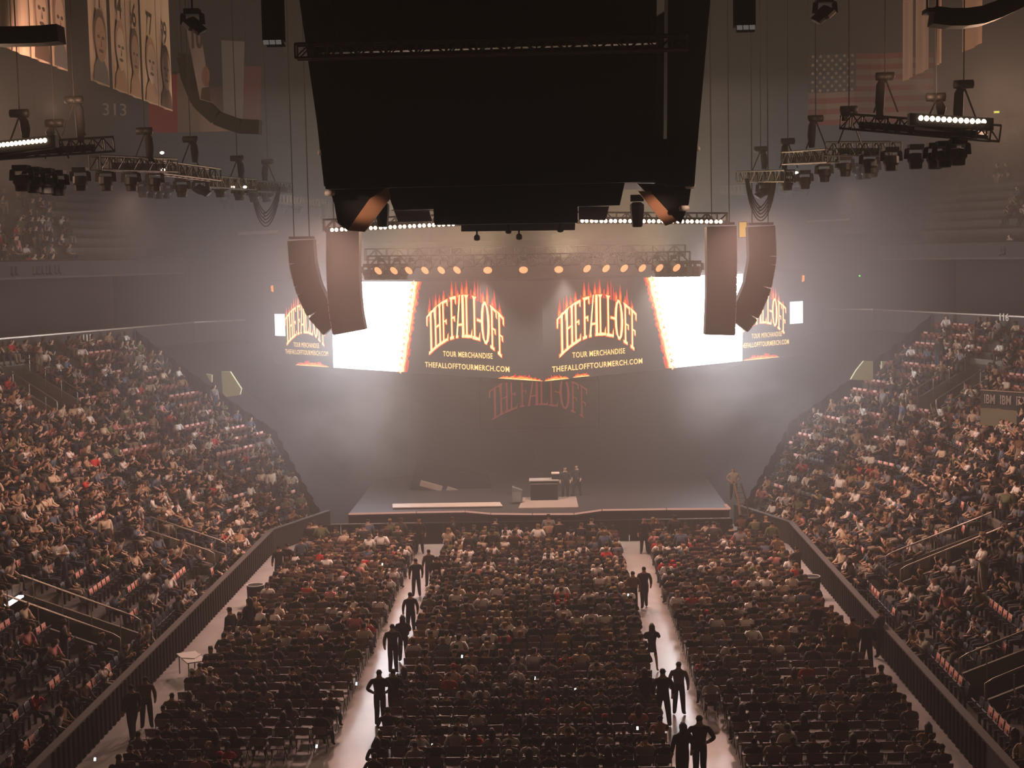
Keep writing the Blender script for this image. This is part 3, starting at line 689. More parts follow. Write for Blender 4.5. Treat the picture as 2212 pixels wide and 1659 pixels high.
def logo(parent, fr, s0, s1, z0, z1, layers, nrm, tag_dim=False, flames=True, seed=3):
    """fr(s,z,off)->point; draws the arched title between s0..s1 (left..right) and z0..z1"""
    rnd = random.Random(seed)
    def emit(name, polys, m, off, grow=0.0):
        mb = MB()
        for poly in polys:
            if grow:
                cx = sum(p[0] for p in poly) / len(poly); cyy = sum(p[1] for p in poly) / len(poly)
                g2 = []
                for x, y in poly:
                    dx, dy = x - cx, y - cyy; l = math.hypot(dx * 3, dy) + 1e-6
                    g2.append((x + grow * .5 * (1 if dx > 0 else -1), y + grow * (1 if dy > 0 else -1)))
                poly = g2
            # split long horizontals so that they follow the arch
            mb.add([fr(s0 + (s1 - s0) * x, z0 + (z1 - z0) * y, off) for x, y in poly], [tuple(range(len(poly)))])
        o = link(name, mb.mesh(name, m), parent); return o
    polys = []
    for ch, xa, xb in SEQ:
        for poly in LET[ch]:
            xs = [p[0] for p in poly]
            nseg = 1
            if max(xs) - min(xs) > .55 and len(poly) == 4 and abs(poly[0][1] - poly[1][1]) < 1e-6:
                x0, x1 = poly[0][0], poly[1][0]; y0, y1 = poly[0][1], poly[2][1]
                for k in range(3):
                    a, b = x0 + (x1 - x0) * k / 3, x0 + (x1 - x0) * (k + 1) / 3
                    polys.append([(xa + (xb - xa) * u, arch(xa + (xb - xa) * u, v)) for u, v in ((a, y0), (b, y0), (b, y1), (a, y1))])
            else:
                polys.append([(xa + (xb - xa) * u, arch(xa + (xb - xa) * u, v)) for u, v in poly])
    if tag_dim:
        emit('title_lettering', polys, G_DIM, .03); return
    # vertical tongues of fire above the letters
    fl_r, fl_o = [], []
    for i in range(34):
        x = rnd.random(); base = arch(x, 1) - .05; hgt = rnd.uniform(.08, .34) * (1 if rnd.random() < .6 else .5); hgt = min(hgt, 1.24 - base); w_ = rnd.uniform(.006, .016)
        fl_r.append([(x - w_, base), (x + w_, base), (x + w_ * .8, base + hgt * .6), (x, base + hgt), (x - w_ * .8, base + hgt * .5)])
    for i, (ch, xa, xb) in enumerate(SEQ):
        if ch == '-': continue
        for q in (.25, .75) if ch in 'HOA' else (.3,):
            x = xa + (xb - xa) * q; base = arch(x, 1) - .03; hgt = rnd.uniform(.07, .2)
            fl_o.append([(x - .011, base), (x + .011, base), (x + .013, base + hgt * .5), (x, base + hgt), (x - .012, base + hgt * .45)])
            fl_r.append([(x - .016, base - .1), (x + .016, base - .1), (x + .02, base + hgt * .7), (x, base + hgt * 1.7), (x - .02, base + hgt * .6)])
    emit('flame_tongue', fl_r, G_RED, .02); emit('flame_core', fl_o, G_ORG, .03)
    emit('title_glow', polys, G_RED, .035, .018)
    emit('title_outline', polys, G_ORG, .045, .010)
    emit('title_lettering', polys, G_YEL, .06)
def flame_strip(parent, fr, s0, s1, zb, hh, seed, n=40):
    rnd = random.Random(seed)
    for nm, m, sc_, off in (('flame_edge', G_RED, 1, .02), ('flame_core', G_ORG, .62, .03), ('flame_heart', G_GOLD, .25, .04)):
        mb = MB(); prev = 0
        for i in range(n):
            a, b = s0 + (s1 - s0) * i / n, s0 + (s1 - s0) * (i + 1) / n
            env = math.sin(PI * (i + .5) / n) ** .6; h_ = hh * sc_ * env * rnd.uniform(.5, 1.1)
            mb.add([fr(a, zb, off), fr(b, zb, off), fr(b, zb + h_ * .8, off), fr((a + b) / 2, zb + h_, off), fr(a, zb + prev * .8, off)], [(0, 1, 2, 3, 4)]); prev = h_
        link(nm, mb.mesh(nm, m), parent)
LED = {}
for side, nm in ((-1, 'left'), (1, 'right')):
    e = (WE[side] - AP); L = e.length; e.normalize(); n = Vector((e.y, -e.x, 0)); n = n if n.y < 0 else -n
    root = empty('video_wall', AP + Vector((0, 0, ZB))); tag(root, '%s wing of the video wall above the stage showing fiery lettering' % nm, 'video wall')
    def fr(s, z, off, e=e, n=n): return e * s + n * off + Vector((0, 0, z - ZB))
    MB().prism([fr(0, ZB, 0), fr(L, ZB, 0), fr(L, ZT, 0), fr(0, ZT, 0)], -n * .18).build('screen', M_LEDB, root)
    MB().prism([fr(0, ZT, -.02), fr(L, ZT, -.02), fr(L, ZT + .15, -.02), fr(0, ZT + .15, -.02)], -n * .3).build('header', M_BLK, root)
    w = lambda x, y, s_=side: wing_pt(s_, x, y)
    if side < 0:
        pe = [(868, 803), (722, 795), (716, 600), (897, 600)]; cen = (925, 1092, 1090, 782, 1000, 637); sd = (619, 705, 704, 755, 655, 657); fs = (640, 712); qr = (595, 617); t1 = (1012, 767, 107, 1011, 793, 182); t2 = (663, 746, 55, 664, 762, 92)
    else:
        pe = [(1450, 793), (1602, 777), (1603, 590), (1404, 597)]; cen = (1203, 1375, 1212, 779, 1300, 636); sd = (1588, 1697, 1695, 727, 1655, 636); fs = (1604, 1682); qr = (1705, 1733); t1 = (1292, 763, 114, 1289, 789, 195); t2 = (1655, 724, 65, 1650, 743, 106)
    pw = [w(x, y) for x, y in pe]
    poly = [(pw[0][0], ZB + .03), (pw[1][0], ZB + .03), (pw[2][0], ZT - .03), (pw[3][0], ZT - .03)]
    MB().add([fr(a, b, .05) for a, b in poly], [(0, 1, 2, 3)]).build('lit_panel', G_WHITE, root)
    # burning edge of the white picture
    rnd = random.Random(5); 
    for nm2, m2, wd, off in (('burning_edge', G_RED, .55, .02), ('burning_edge', G_ORG, .40, .03), ('burning_edge', G_YEL, .22, .04)):
        mb = MB(); N = 40; jag = [rnd.uniform(.65, 1.1) for _ in range(N + 1)]
        for i in range(N):
            q0, q1 = i / N, (i + 1) / N
            sA = poly[0][0] + (poly[3][0] - poly[0][0]) * q0; sB = poly[0][0] + (poly[3][0] - poly[0][0]) * q1
            zA, zB_ = poly[0][1] + (poly[3][1] - poly[0][1]) * q0, poly[0][1] + (poly[3][1] - poly[0][1]) * q1
            mb.add([fr(sA + .02, zA, off), fr(sB + .02, zB_, off), fr(sB - wd * jag[i + 1], zB_, off), fr(sA - wd * jag[i], zA, off)], [(0, 1, 2, 3)])
            if i % 3 == 0: mb.add([fr(sA + .35 * jag[i], zA, .055), fr(sA, zA - .12, .055), fr(sA, zB_ + .1, .055)], [(0, 1, 2)])
        link(nm2, mb.mesh(nm2, m2), root)
    for (xl, xr, xb, yb, xt, yt), sd_ in ((cen, 3), (sd, 9)):
        sl, sr = w(xl, yb)[0], w(xr, yb)[0]; zb = w(xb, yb)[1]; zt = w(xt, yt)[1]
        logo(root, fr, sl, sr, zb, zt, None, n, seed=sd_)
    for x, y, wpx, x2, y2, wpx2 in (t1, t2):
        for txt, xx, yy, ww, hpx in (('TOUR MERCHANDISE', x, y, wpx, 13), ('THEFALLOFFTOURMERCH.COM', x2, y2, wpx2, 13)):
            sa, za = w(xx - ww / 2, yy); sb, zb_ = w(xx + ww / 2, yy); me = text_mesh(txt, 1, .002, 1.12, .0 if ww < 95 else .012).copy(); me.materials.clear(); me.materials.append(G_GOLD)
            co = np.array([v.co[:] for v in me.vertices]); wid = co[:, 0].max() - co[:, 0].min(); hgt = .72
            o = link('caption_lettering', me, root); sx = abs(sb - sa) / wid; sz = .31 / hgt
            ex = e * (1 if side > 0 else -1)
            M = Matrix.Identity(4); mid = fr((sa + sb) / 2, (za + zb_) / 2, .05)
            for i in range(3): M[i][0] = ex[i] * sx; M[i][1] = (0, 0, sz)[i]; M[i][2] = n[i]; M[i][3] = mid[i]
            o.matrix_local = M
    s0_, s1_ = w(fs[0], 790)[0], w(fs[1], 790)[0]; flame_strip(root, fr, min(s0_, s1_), max(s0_, s1_), ZB + .02, .38, 4, 26)
    a_, b_ = (0.02, w(1078, 820)[0]) if side < 0 else (0.02, w(1228, 820)[0]); flame_strip(root, fr, a_, b_, ZB + .02, .34, 8, 22)
    if side > 0: flame_strip(root, fr, w(1237, 815)[0], w(1272, 812)[0], ZB + .05, .32, 12, 9)
    qa, qb = w(qr[0], 700)[0], w(qr[1], 700)[0]; za = w(qr[0], 725 if side < 0 else 700)[1]; zb_ = w(qr[0], 678 if side < 0 else 652)[1]
    o = MB().add([fr(qa, za, .05), fr(qb, za, .05), fr(qb, zb_, .05), fr(qa, zb_, .05)], [(0, 1, 2, 3)]).build('lit_panel', glow('screen_white_small', (.9, .93, 1), 2.2), root); o['label'] = 'small plain white square'
    MB().add([fr(L - .35, ZT - .7, .05), fr(L - .1, ZT - .65, .05), fr(L - .05, ZT - .3, .05), fr(L - .3, ZT - .25, .05)], [(0, 1, 2, 3)]).build('flame_spot', G_ORG, root)
# lower dim screen behind the stage
c0 = P(1040, 824, 84); c1 = P(1290, 820, 84); root = empty('lower_screen', P(1165, 870, 84)); tag(root, 'dark lower screen behind the stage with faint red arched lettering', 'video wall')
zl, zh = P(1165, 925, 84).z, P(1165, 824, 84).z; cx_ = root.location.x; wd_ = 3.4
for a_, b_ in (((-wd_, 0, zl), (wd_, 0, zl)), ((-wd_, 0, zh), (wd_, 0, zh)), ((-wd_, 0, zl), (-wd_, 0, zh)), ((wd_, 0, zl), (wd_, 0, zh))):
    MB().bar(Vector(a_) - Vector((0, 0, root.location.z)), Vector(b_) - Vector((0, 0, root.location.z)), .012).build('frame', M_BLKM, root)
for xw in (-wd_, wd_): MB().bar((xw, 0, zh - root.location.z), (xw * .3, 1, 14 - root.location.z), .02).build('hanging_wire', M_BLK, root)
def fr2(s, z, off): return Vector((s, -off, z))
zc0, zc1 = P(1165, 912, 84).z - root.location.z, P(1165, 806, 84).z - root.location.z
logo(root, lambda s, z, off: Vector((s, -off, min(z, zh - root.location.z - .02))), -2.85, 2.75, zc0, zc1, None, None, tag_dim=True)

# stage overhead rig: fixtures with amber lenses
truss('stage_truss', P(795, 566, 78), P(1490, 556, 78), .6, .6, 'long hazy truss hanging over the front of the stage', seg=30)
truss('stage_truss', P(790, 550, 82), P(1480, 541, 82), .6, .6, 'second hazy truss hanging deeper over the stage', seg=30)
par_x = [945, 965, 994, 1020, 1054, 1131, 1207, 1262, 1303, 1342, 1381, 1418, 1455]
PARX = [824, 858, 890, 925, 960, 994, 1054, 1131, 1207, 1262, 1303, 1342, 1381, 1418, 1455]
for i, x in enumerate(PARX):
    yy = 589 - .01 * (x - 1185); p = P(x, yy, 77.5); root = empty('amber_light', p + Vector((0, 0, .75)))
    tag(root, '%s amber-lensed stage light along the truss counted from its left end' % ordn(i), 'stage light')
    tl = 0 if 1030 < x < 1230 else (.6 if x < 1130 else -.6)
    MB().box((0, 0, 0), (.3, .25, .2)).build('base', M_BLK, root)
    MB().bar((-.18, 0, -.05), (-.2, 0, -.5), .04).bar((.18, 0, -.05), (.2, 0, -.5), .04).build('yoke', M_BLK, root)
    h = MB().lathe([(.1, -.25), (.2, -.3), (.25, -.68)], 12).build('head', M_BLK, root); h.matrix_local = Matrix.Translation((0, 0, -.4)) @ Matrix.Rotation(-.85, 4, 'X') @ Matrix.Rotation(tl * .9, 4, 'Y') @ Matrix.Translation((0, 0, .4))
    l = MB().lathe([(.02, -.70), (.23, -.70), (.235, -.66)], 12).build('lens', G_PAR, h)
    if i in (7, 8, 6): lamp('amber_beam', 'SPOT', p, 350, (1, .45, .25), p + Vector((0, -1, -4)), spot_size=.5, spot_blend=1, shadow_soft_size=.15)
for i in range(12):
    x = 795 + i * 15 if i < 6 else 1424 + (i - 6) * 16
    place_light(P(x, 566 - .01 * (x - 1185), 79), '%s dark light before the top of the %s white screen area' % (ORD[i % 6], 'left' if i < 6 else 'right'), s=1.0)

# ------------------------------------------------------------------ stage
def stage():
    root = empty('stage', (X0, 84, 0)); tag(root, 'wide black concert stage with a glowing front edge', 'stage')
    inv = Matrix.Translation(-root.location)
    def part(name, mb, m, smooth=False):
        o = mb.build(name, m, root, smooth); o.data.transform(inv); return o
    edge = [(752, 1112), (900, 1108.5), (1005, 1106.5), (1060, 1111.5), (1150, 1112.5), (1240, 1112), (1300, 1103.5), (1440, 1101.5), (1576, 1101)]
    zt = 1.35
    pts = []
    for x, y in edge:
        d = R @ np.array([(x - CX) / F, -(y - CY) / F, 1.0]); q = (zt - H) / d[2]; pts.append(Vector((d[0] * q, d[1] * q, zt)))
    back = [Vector((pts[-1].x, 93, zt)), Vector((pts[0].x, 93, zt))]
    part('deck', MB().prism(pts + back, (0, 0, -.12)), mat('stage_deck', (.05, .04, .04), .45))
    fr_ = MB()
    for a, b in zip(pts[:-1], pts[1:]): fr_.prism([a + Vector((0, .15, -.12)), b + Vector((0, .15, -.12)), Vector((b.x, b.y + .15, 0)), Vector((a.x, a.y + .15, 0))], (0, .1, 0))
    part('front_skirt', fr_, M_DRAPE)
    for a, b in zip(pts[:-1], pts[1:]):
        b2 = MB(); g = (b - a) * .01; b2.prism([a + g + Vector((0, -.03, .0)), b - g + Vector((0, -.03, .0)), b - g + Vector((0, -.03, .09)), a + g + Vector((0, -.03, .09))], (0, .05, 0)); part('edge_light', b2, G_EDGE)
    e = MB().bar(pts[-1] + Vector((0, 0, .05)), P(1567, 1090, pts[-1].y + .6), .14, .08); part('edge_light', e, G_EDGE)
    q = [P(848, 1106, 79.6), P(1086, 1102, 79.6), P(1080, 1096, 80.15), P(848, 1101, 80.15)]
    part('ramp', MB().prism([Vector((v.x, v.y, 1.40 + .12 * (v.y > 80))) for v in q], (0, 0, .05)), mat('ramp_top', (.5, .36, .3), .4))
    part('front_step', MB().prism([Vector((P(1120, 1105, 79).x, 79, zt)), Vector((P(1250, 1105, 79).x, 79, zt)), Vector((P(1245, 1105, 82).x, 82.5, zt)), Vector((P(1130, 1105, 82).x, 82.5, zt))], (0, 0, .07)), mat('step_top', (.35, .24, .2), .5))
stage()
DZ = 1.36
def thing(name, loc, label, cat, rz=0): 
    r = empty(name, loc, rz); return tag(r, label, cat)
r = thing('performance_desk', (P(1176, 1090, 82).x, 81.8, DZ), 'black desk with pale top edges standing mid-stage', 'desk')
MB().box((0, 0, .55), (1.5, .8, 1.1)).build('body', M_BLK, r); MB().box((0, 0, 1.16), (1.65, .9, .05)).build('desk_top', mat('desk_top', (.4, .33, .3), .4), r)
MB().box((0, -.42, .98), (1.5, .03, .04)).build('front_strip', M_ALU, r)
r2 = thing('equipment_case', (P(1200, 1040, 82).x, 81.8, DZ + 1.19), 'small box with lit pale lid on the mid-stage desk', 'case'); MB().box((0, 0, .16), (.42, .45, .3)).build('casing', M_BLK, r2); MB().box((0, 0, .33), (.44, .47, .05)).build('lid', mat('case_lid', (.7, .5, .4), .5), r2)
r = thing('stage_monitor', (P(1117, 1092, 81).x, 80.6, DZ), 'wedge loudspeaker on the stage left of the desk', 'loudspeaker')
MB().prism([(-.3, 0, 0), (.3, 0, 0), (.3, 0, .75), (-.25, 0, .95)], (0, .5, 0)).build('casing', mat('monitor_grey', (.12, .1, .1), .6), r); MB().box((0, -.02, .4), (.48, .02, .55)).build('grille', mat('monitor_grille', (.2, .17, .16), .7), r)
r = thing('fallen_beam', (P(980, 1060, 86).x, 86, DZ), 'long low set piece slanting across the back of the stage', 'stage prop')
for a, b, wd in (((908, 1043), (955, 1056), .3), ((965, 1056), (1022, 1074), .22), ((1035, 1068), (1050, 1076), .2)):
    MB().bar(P(*a, 86) - r.location, P(*b, 86) - r.location, wd, .3).build('beam_section', mat('prop_brown', (.28, .19, .15), .8), r)
MB().prism([(-2.6, .3, 0), (2.2, .3, 0), (2.0, .3, .7), (.3, .3, 1.1), (-2.2, .3, 1.6)], (0, .8, 0)).build('dark_base', M_BLK, r)
r = thing('lighting_ladder', (P(1600, 1135, 79).x, 78.6, 0), 'leaning pale-legged ladder beside the right end of the stage', 'ladder')
MB().tube([(0, 0, 0), (-.12, .2, 1.6), (-.35, .3, 2.6)], .07, 6).build('leg', mat('ladder_wood', (.45, .27, .18), .6), r); MB().tube([(.5, 0, 0), (.3, .2, 1.6), (.0, .3, 2.6)], .05, 6).build('leg', mat('ladder_dark', (.1, .07, .06), .6), r)
b = MB(); 
for z in np.arange(.3, 2.4, .3): b.bar((-.02 - z * .1, z * .1, z), (.45 - z * .13, z * .1, z), .04)
b.build('rung', mat('ladder_dark', (.1, .07, .06), .6), r)
# crowd barrier before the stage
r = thing('crowd_barrier', (X0, 76.6, 0), 'low dark barricade running in front of the stage', 'barrier')
for k in range(20):
    x = -10.5 + k * 1.08
    MB().box((x, 0, .55), (1.04, .06, 1.08)).build('panel', M_BLK, r)
MB().box((-8.2, -.05, 1.13), (4.5, .08, .04)).build('top_rail', mat('dull_rail', (.22, .17, .15), .5), r); MB().box((0, -.05, 1.12), (12, .08, .03)).build('top_rail', M_TRUSS, r); MB().box((8.2, -.05, 1.13), (4.5, .08, .04)).build('top_rail', mat('dull_rail', (.22, .17, .15), .5), r)
# exit sign, indicator, hazard sign, ceiling fitting
for nm_, px, py, Y, w_, h_, m_, lab in (('lit_sign', 655, 1128, 79, .42, .26, G_YSIGN, 'small glowing yellow sign beside the left of the stage'), ('indicator_lamp', 669, 1151, 78, .16, .16, G_GREEN, 'small green lamp below the yellow sign'),
        ('hazard_panel', 1605, 496, 80, .38, .8, mat('hazard_yellow', (.7, .5, .08), .6, emit=(.6, .45, .1), es=.25), 'yellow panel hanging beside the right truss end'),
        ('tube_light', 1775, 477, 100, .8, .1, glow('cool_tube', (.8, .95, .85), 1.2), 'bright tube light high at the far right'),
        ('beacon_lamp', 1857, 596, 95, .1, .1, G_GREEN, 'tiny green lamp on the far right upper wall'), ('beacon_lamp', 2153, 242, 60, .2, .07, glow('yg', (.8, .8, .1), 1), 'tiny yellow lamp at the upper right')):
    p = P(px, py, Y); r = thing(nm_, p, lab, 'sign' if 'sign' in nm_ or 'panel' in nm_ else 'lamp')
    MB().box((0, .05, 0), (w_ + .06, .08, h_ + .06)).build('housing', M_BLK, r); MB().box((0, 0, 0), (w_, .03, h_)).build('lit_face', m_, r)
MB().bar(P(1745, 478, 100), P(1836, 474, 100), .12).build('ceiling_rail', M_ALU); tag(bpy.data.objects['ceiling_rail'], 'thin pale rail carrying the tube light', 'rail')
MB().bar(P(515, 505, 98), P(600, 500, 98), .2).build('gantry_rail', M_ALU); tag(bpy.data.objects['gantry_rail'], 'thin grey rail hanging left of the stage rig', 'rail')

# ------------------------------------------------------------------ banners
def banner(Xb, px0, px1, pyb, H_, label, num=None, face=None, m=M_CREAM, Ymean=None):
    s = -1 if Xb < 0 else 1
    def Yof(px): return Xb * F / (px - 1178)
    Ya, Yb = Yof(px0), Yof(px1)
    zb = 22.35; w = abs(Yb - Ya); c = Vector((Xb, (Ya + Yb) / 2, zb)); root = empty('hanging_banner', c); tag(root, label, 'banner')
    d = 1 if Yb > Ya else -1
    def pt(u, v, off): return Vector((-s * off, (u - .5) * w * d, v * H_))     # u: 0 near px0, v up
    b = MB(); n = 8
    for j in range(n):
        u0, u1 = j / n, (j + 1) / n; f0, f1 = .05 * math.sin(u0 * 9), .05 * math.sin(u1 * 9)
        b.add([pt(u0, 0, f0), pt(u1, 0, f1), pt(u1, 1, f1), pt(u0, 1, f0)], [(0, 1, 2, 3)])
    b.build('cloth', m, root, True)
    b = MB(); b.bar(pt(0, 1, 0), pt(1, 1, 0), .08); b.build('top_batten', M_BLK, root)
    for u_ in (.2, .8): MB().bar(pt(u_, 1, 0), (pt(u_, 1, 0).x, pt(u_, 1, 0).y, 36 - zb), .02).build('hanging_wire', M_BLK, root)
    def oval(cu, cv, ru, rv, off, mm, nm_, n=16, a0=0, a1=2 * PI):
        MB().add([pt(cu + ru * math.cos(a0 + (a1 - a0) * k / n), cv + rv * math.sin(a0 + (a1 - a0) * k / n), off) for k in range(n)], [tuple(range(n))]).build(nm_, mm, root)
    if face is not None:
        hf = .24
        MB().add([pt(.08, .005, .08), pt(.92, .005, .08), pt(.86, .07, .08), pt(.62, .12, .08), pt(.38, .12, .08), pt(.14, .07, .08)], [(0, 1, 2, 3, 4, 5)]).build('shirt_print', [M_FACE, M_GREYB, M_HAIRP][face % 3], root)
        oval(.5, .215, .34, .115, .09, M_HAIRP if face % 2 else M_FACE, 'hair_print'); oval(.5, .195, .3, .10, .1, M_FACE if face % 2 else M_CREAM, 'face_print')
        for uu in (.38, .62): oval(uu, .205, .08, .008, .11, M_HAIRP, 'eye_print', 8)
        oval(.5, .145, .14, .008, .11, M_HAIRP, 'mouth_print', 8)
        MB().add([pt(.48, .165, .11), pt(.56, .165, .11), pt(.52, .2, .11)], [(0, 1, 2)]).build('nose_print', M_HAIRP, root)
    if num:
        me = text_mesh(num, 1.7, 0, 1, .03).copy(); me.materials.clear(); me.materials.append(M_PRINT); o = link('number_print', me, root)
        c_ = pt(.5, .385, .1); M = Matrix.Identity(4); ex = Vector((0, -s * 1, 0)) if True else None
        sx = .8
        for i in range(3): M[i][0] = (0, 1 * d * sx, 0)[i]; M[i][1] = (0, 0, .85)[i]; M[i][2] = (-s, 0, 0)[i]; M[i][3] = c_[i]
        o.matrix_local = M
    return root
XL, XR = -18.3, 15.9
for a, b, num, fc, lab in [(203, 242, '1', 1, 'cream banner with a portrait, farthest left of the five numbered ones'), (250, 281, '4', 0, 'cream banner with number 4 over a portrait'),
        (283, 310, '6', 3, 'darker cream banner with number 6 over a portrait'), (315, 346, '7', 0, 'cream banner with number 7 over a bearded portrait'), (348, 376, '9', 5, 'cream banner with number 9 over a dark portrait'),
        (36, 74, None, None, 'second cream banner from the corner behind the loudspeaker row'), (77, 116, None, 2, 'third cream banner from the upper left corner'), (119, 153, None, 4, 'cream banner just left of the gap before the numbered ones'), (-10, 33, None, None, 'cream banner cut by the upper left corner')]:
    banner(XL, a, b, 0, 9.2, lab, num, fc)
for a, b, lab in [(2015, 2003, 'pale banner nearest the upper right loudspeakers'), (1988, 1962, 'second pale vertical banner at upper right'), (1955, 1935, 'third pale vertical banner at upper right'), (2100, 2060, 'banner strip behind the upper right loudspeaker row')]:
    banner(XR, a, b, 0, 9.2, lab, None, None, M_TAN)
def flat_banner(poly, Y, m, label, name='hanging_banner', cat='banner'):
    r = empty(name, P(*poly[0], Y)); tag(r, label, cat)
    MB().prism([P(x, y, Y) - r.location for x, y in poly], (0, .03, 0)).build('cloth', m, r); 
    a, b = P(*poly[0], Y) - r.location, P(*poly[1], Y) - r.location; MB().bar(a, b, .1).build('top_batten', M_BLK, r); MB().bar((a + b) / 2, Vector(((a.x + b.x) / 2, 0, 36 - r.location.z)), .02).build('hanging_wire', M_BLK, r); return r
flat_banner([(320, 150), (383, 160), (384, 287), (322, 286)], 80, M_RED, 'red hanging banner below the banner numbered 9')
flat_banner([(374, 156), (400, 158), (500, 283), (386, 286)], 84, M_TAN, 'tan hanging banner beside the red one')
r = flat_banner([(400, 52), (430, 48), (457, 222), (432, 215)], 68, M_GREYB, 'narrow grey banner with number 10 and a portrait')
me = text_mesh('10', 1.3, 0, 1, .02).copy(); me.materials.clear(); me.materials.append(M_PRINT); o = link('number_print', me, r); o.rotation_euler = (PI / 2, 0, 0); o.location = P(422, 85, 67.9) - r.location; o.scale = (.45, 1, 1)
MB().add([P(444 + 9 * math.cos(a), 165 + 22 * math.sin(a), 67.9) - r.location for a in np.linspace(0, 2 * PI, 14)[:-1]], [tuple(range(13))]).build('face_print', M_HAIRP, r)
MB().add([P(x, y, 67.9) - r.location for x, y in ((436, 190), (450, 188), (456, 220), (433, 214))], [(0, 1, 2, 3)]).build('shirt_print', M_PRINT, r)
flat_banner([(478, 85), (528, 88), (524, 258), (483, 246)], 86, M_GREYB, 'grey portrait banner in front of a dark red one')
flat_banner([(500, 140), (564, 142), (562, 262), (500, 262)], 90, mat('dull_red', (.2, .02, .02), .9), 'dark red banner behind the grey portrait banner')
flat_banner([(455, 186), (480, 186), (480, 244), (455, 236)], 91, mat('dull_red', (.2, .02, .02), .9), 'small dark red banner left of the grey portrait banner')
# flag
Yf = 82; r = empty('hanging_flag', P(1745, 140, Yf)); MB().bar((0, 0, .4), (0, 0, 36 - r.location.z), .03).build('hanging_wire', M_BLK, r); MB().bar((6.9, 0, .4), (6.9, 0, 36 - r.location.z), .03).build('hanging_wire', M_BLK, r); tag(r, 'large stars and stripes flag hanging behind the right truss', 'flag')
tl, tr, br, bl = P(1748, 118, Yf), P(2018, 112, Yf + 1), P(2018, 262, Yf + 1), P(1745, 272, Yf)
def fp(u, v, off=0): 
    a = tl.lerp(tr, u); b = bl.lerp(br, u); p = a.lerp(b, v); return p + Vector((0, -off + .12 * math.sin(u * 14), 0)) - r.location
for k in range(13):
    b = MB(); n = 14
    for j in range(n):
        u0, u1 = j / n, (j + 1) / n
        if k < 7 and u1 <= .36: continue
        b.add([fp(u0, k / 13), fp(u1, k / 13), fp(u1, (k + 1) / 13), fp(u0, (k + 1) / 13)], [(0, 1, 2, 3)])
    b.build('stripe', mat('flag_red', (.22, .04, .035), .9) if k % 2 == 0 else mat('flag_white', (.24, .19, .17), .9), r)
b = MB()
for j in range(6): u0, u1 = .37 * j / 6, .37 * (j + 1) / 6; b.add([fp(u0, 0, .02), fp(u1, 0, .02), fp(u1, 7 / 13, .02), fp(u0, 7 / 13, .02)], [(0, 1, 2, 3)])
b.build('canton', M_NAVY, r); 
for j in range(9):
    for i in range(6 if j % 2 == 0 else 5):
        cu = .37 * ((i + .5) / 6 if j % 2 == 0 else (i + 1) / 6); cv = 7 / 13 * (j + .5) / 9; b = MB()
        vs_ = []
        for q in range(10):
            rr = .12 if q % 2 == 0 else .05; an = PI / 2 + q * PI / 5; c_ = fp(cu, cv, .05); vs_.append(c_ + Vector((rr * math.cos(an), 0, rr * math.sin(an))))
        b.add(vs_, [tuple(range(10))]).build('star', mat('flag_star', (.35, .32, .3), .9), r)

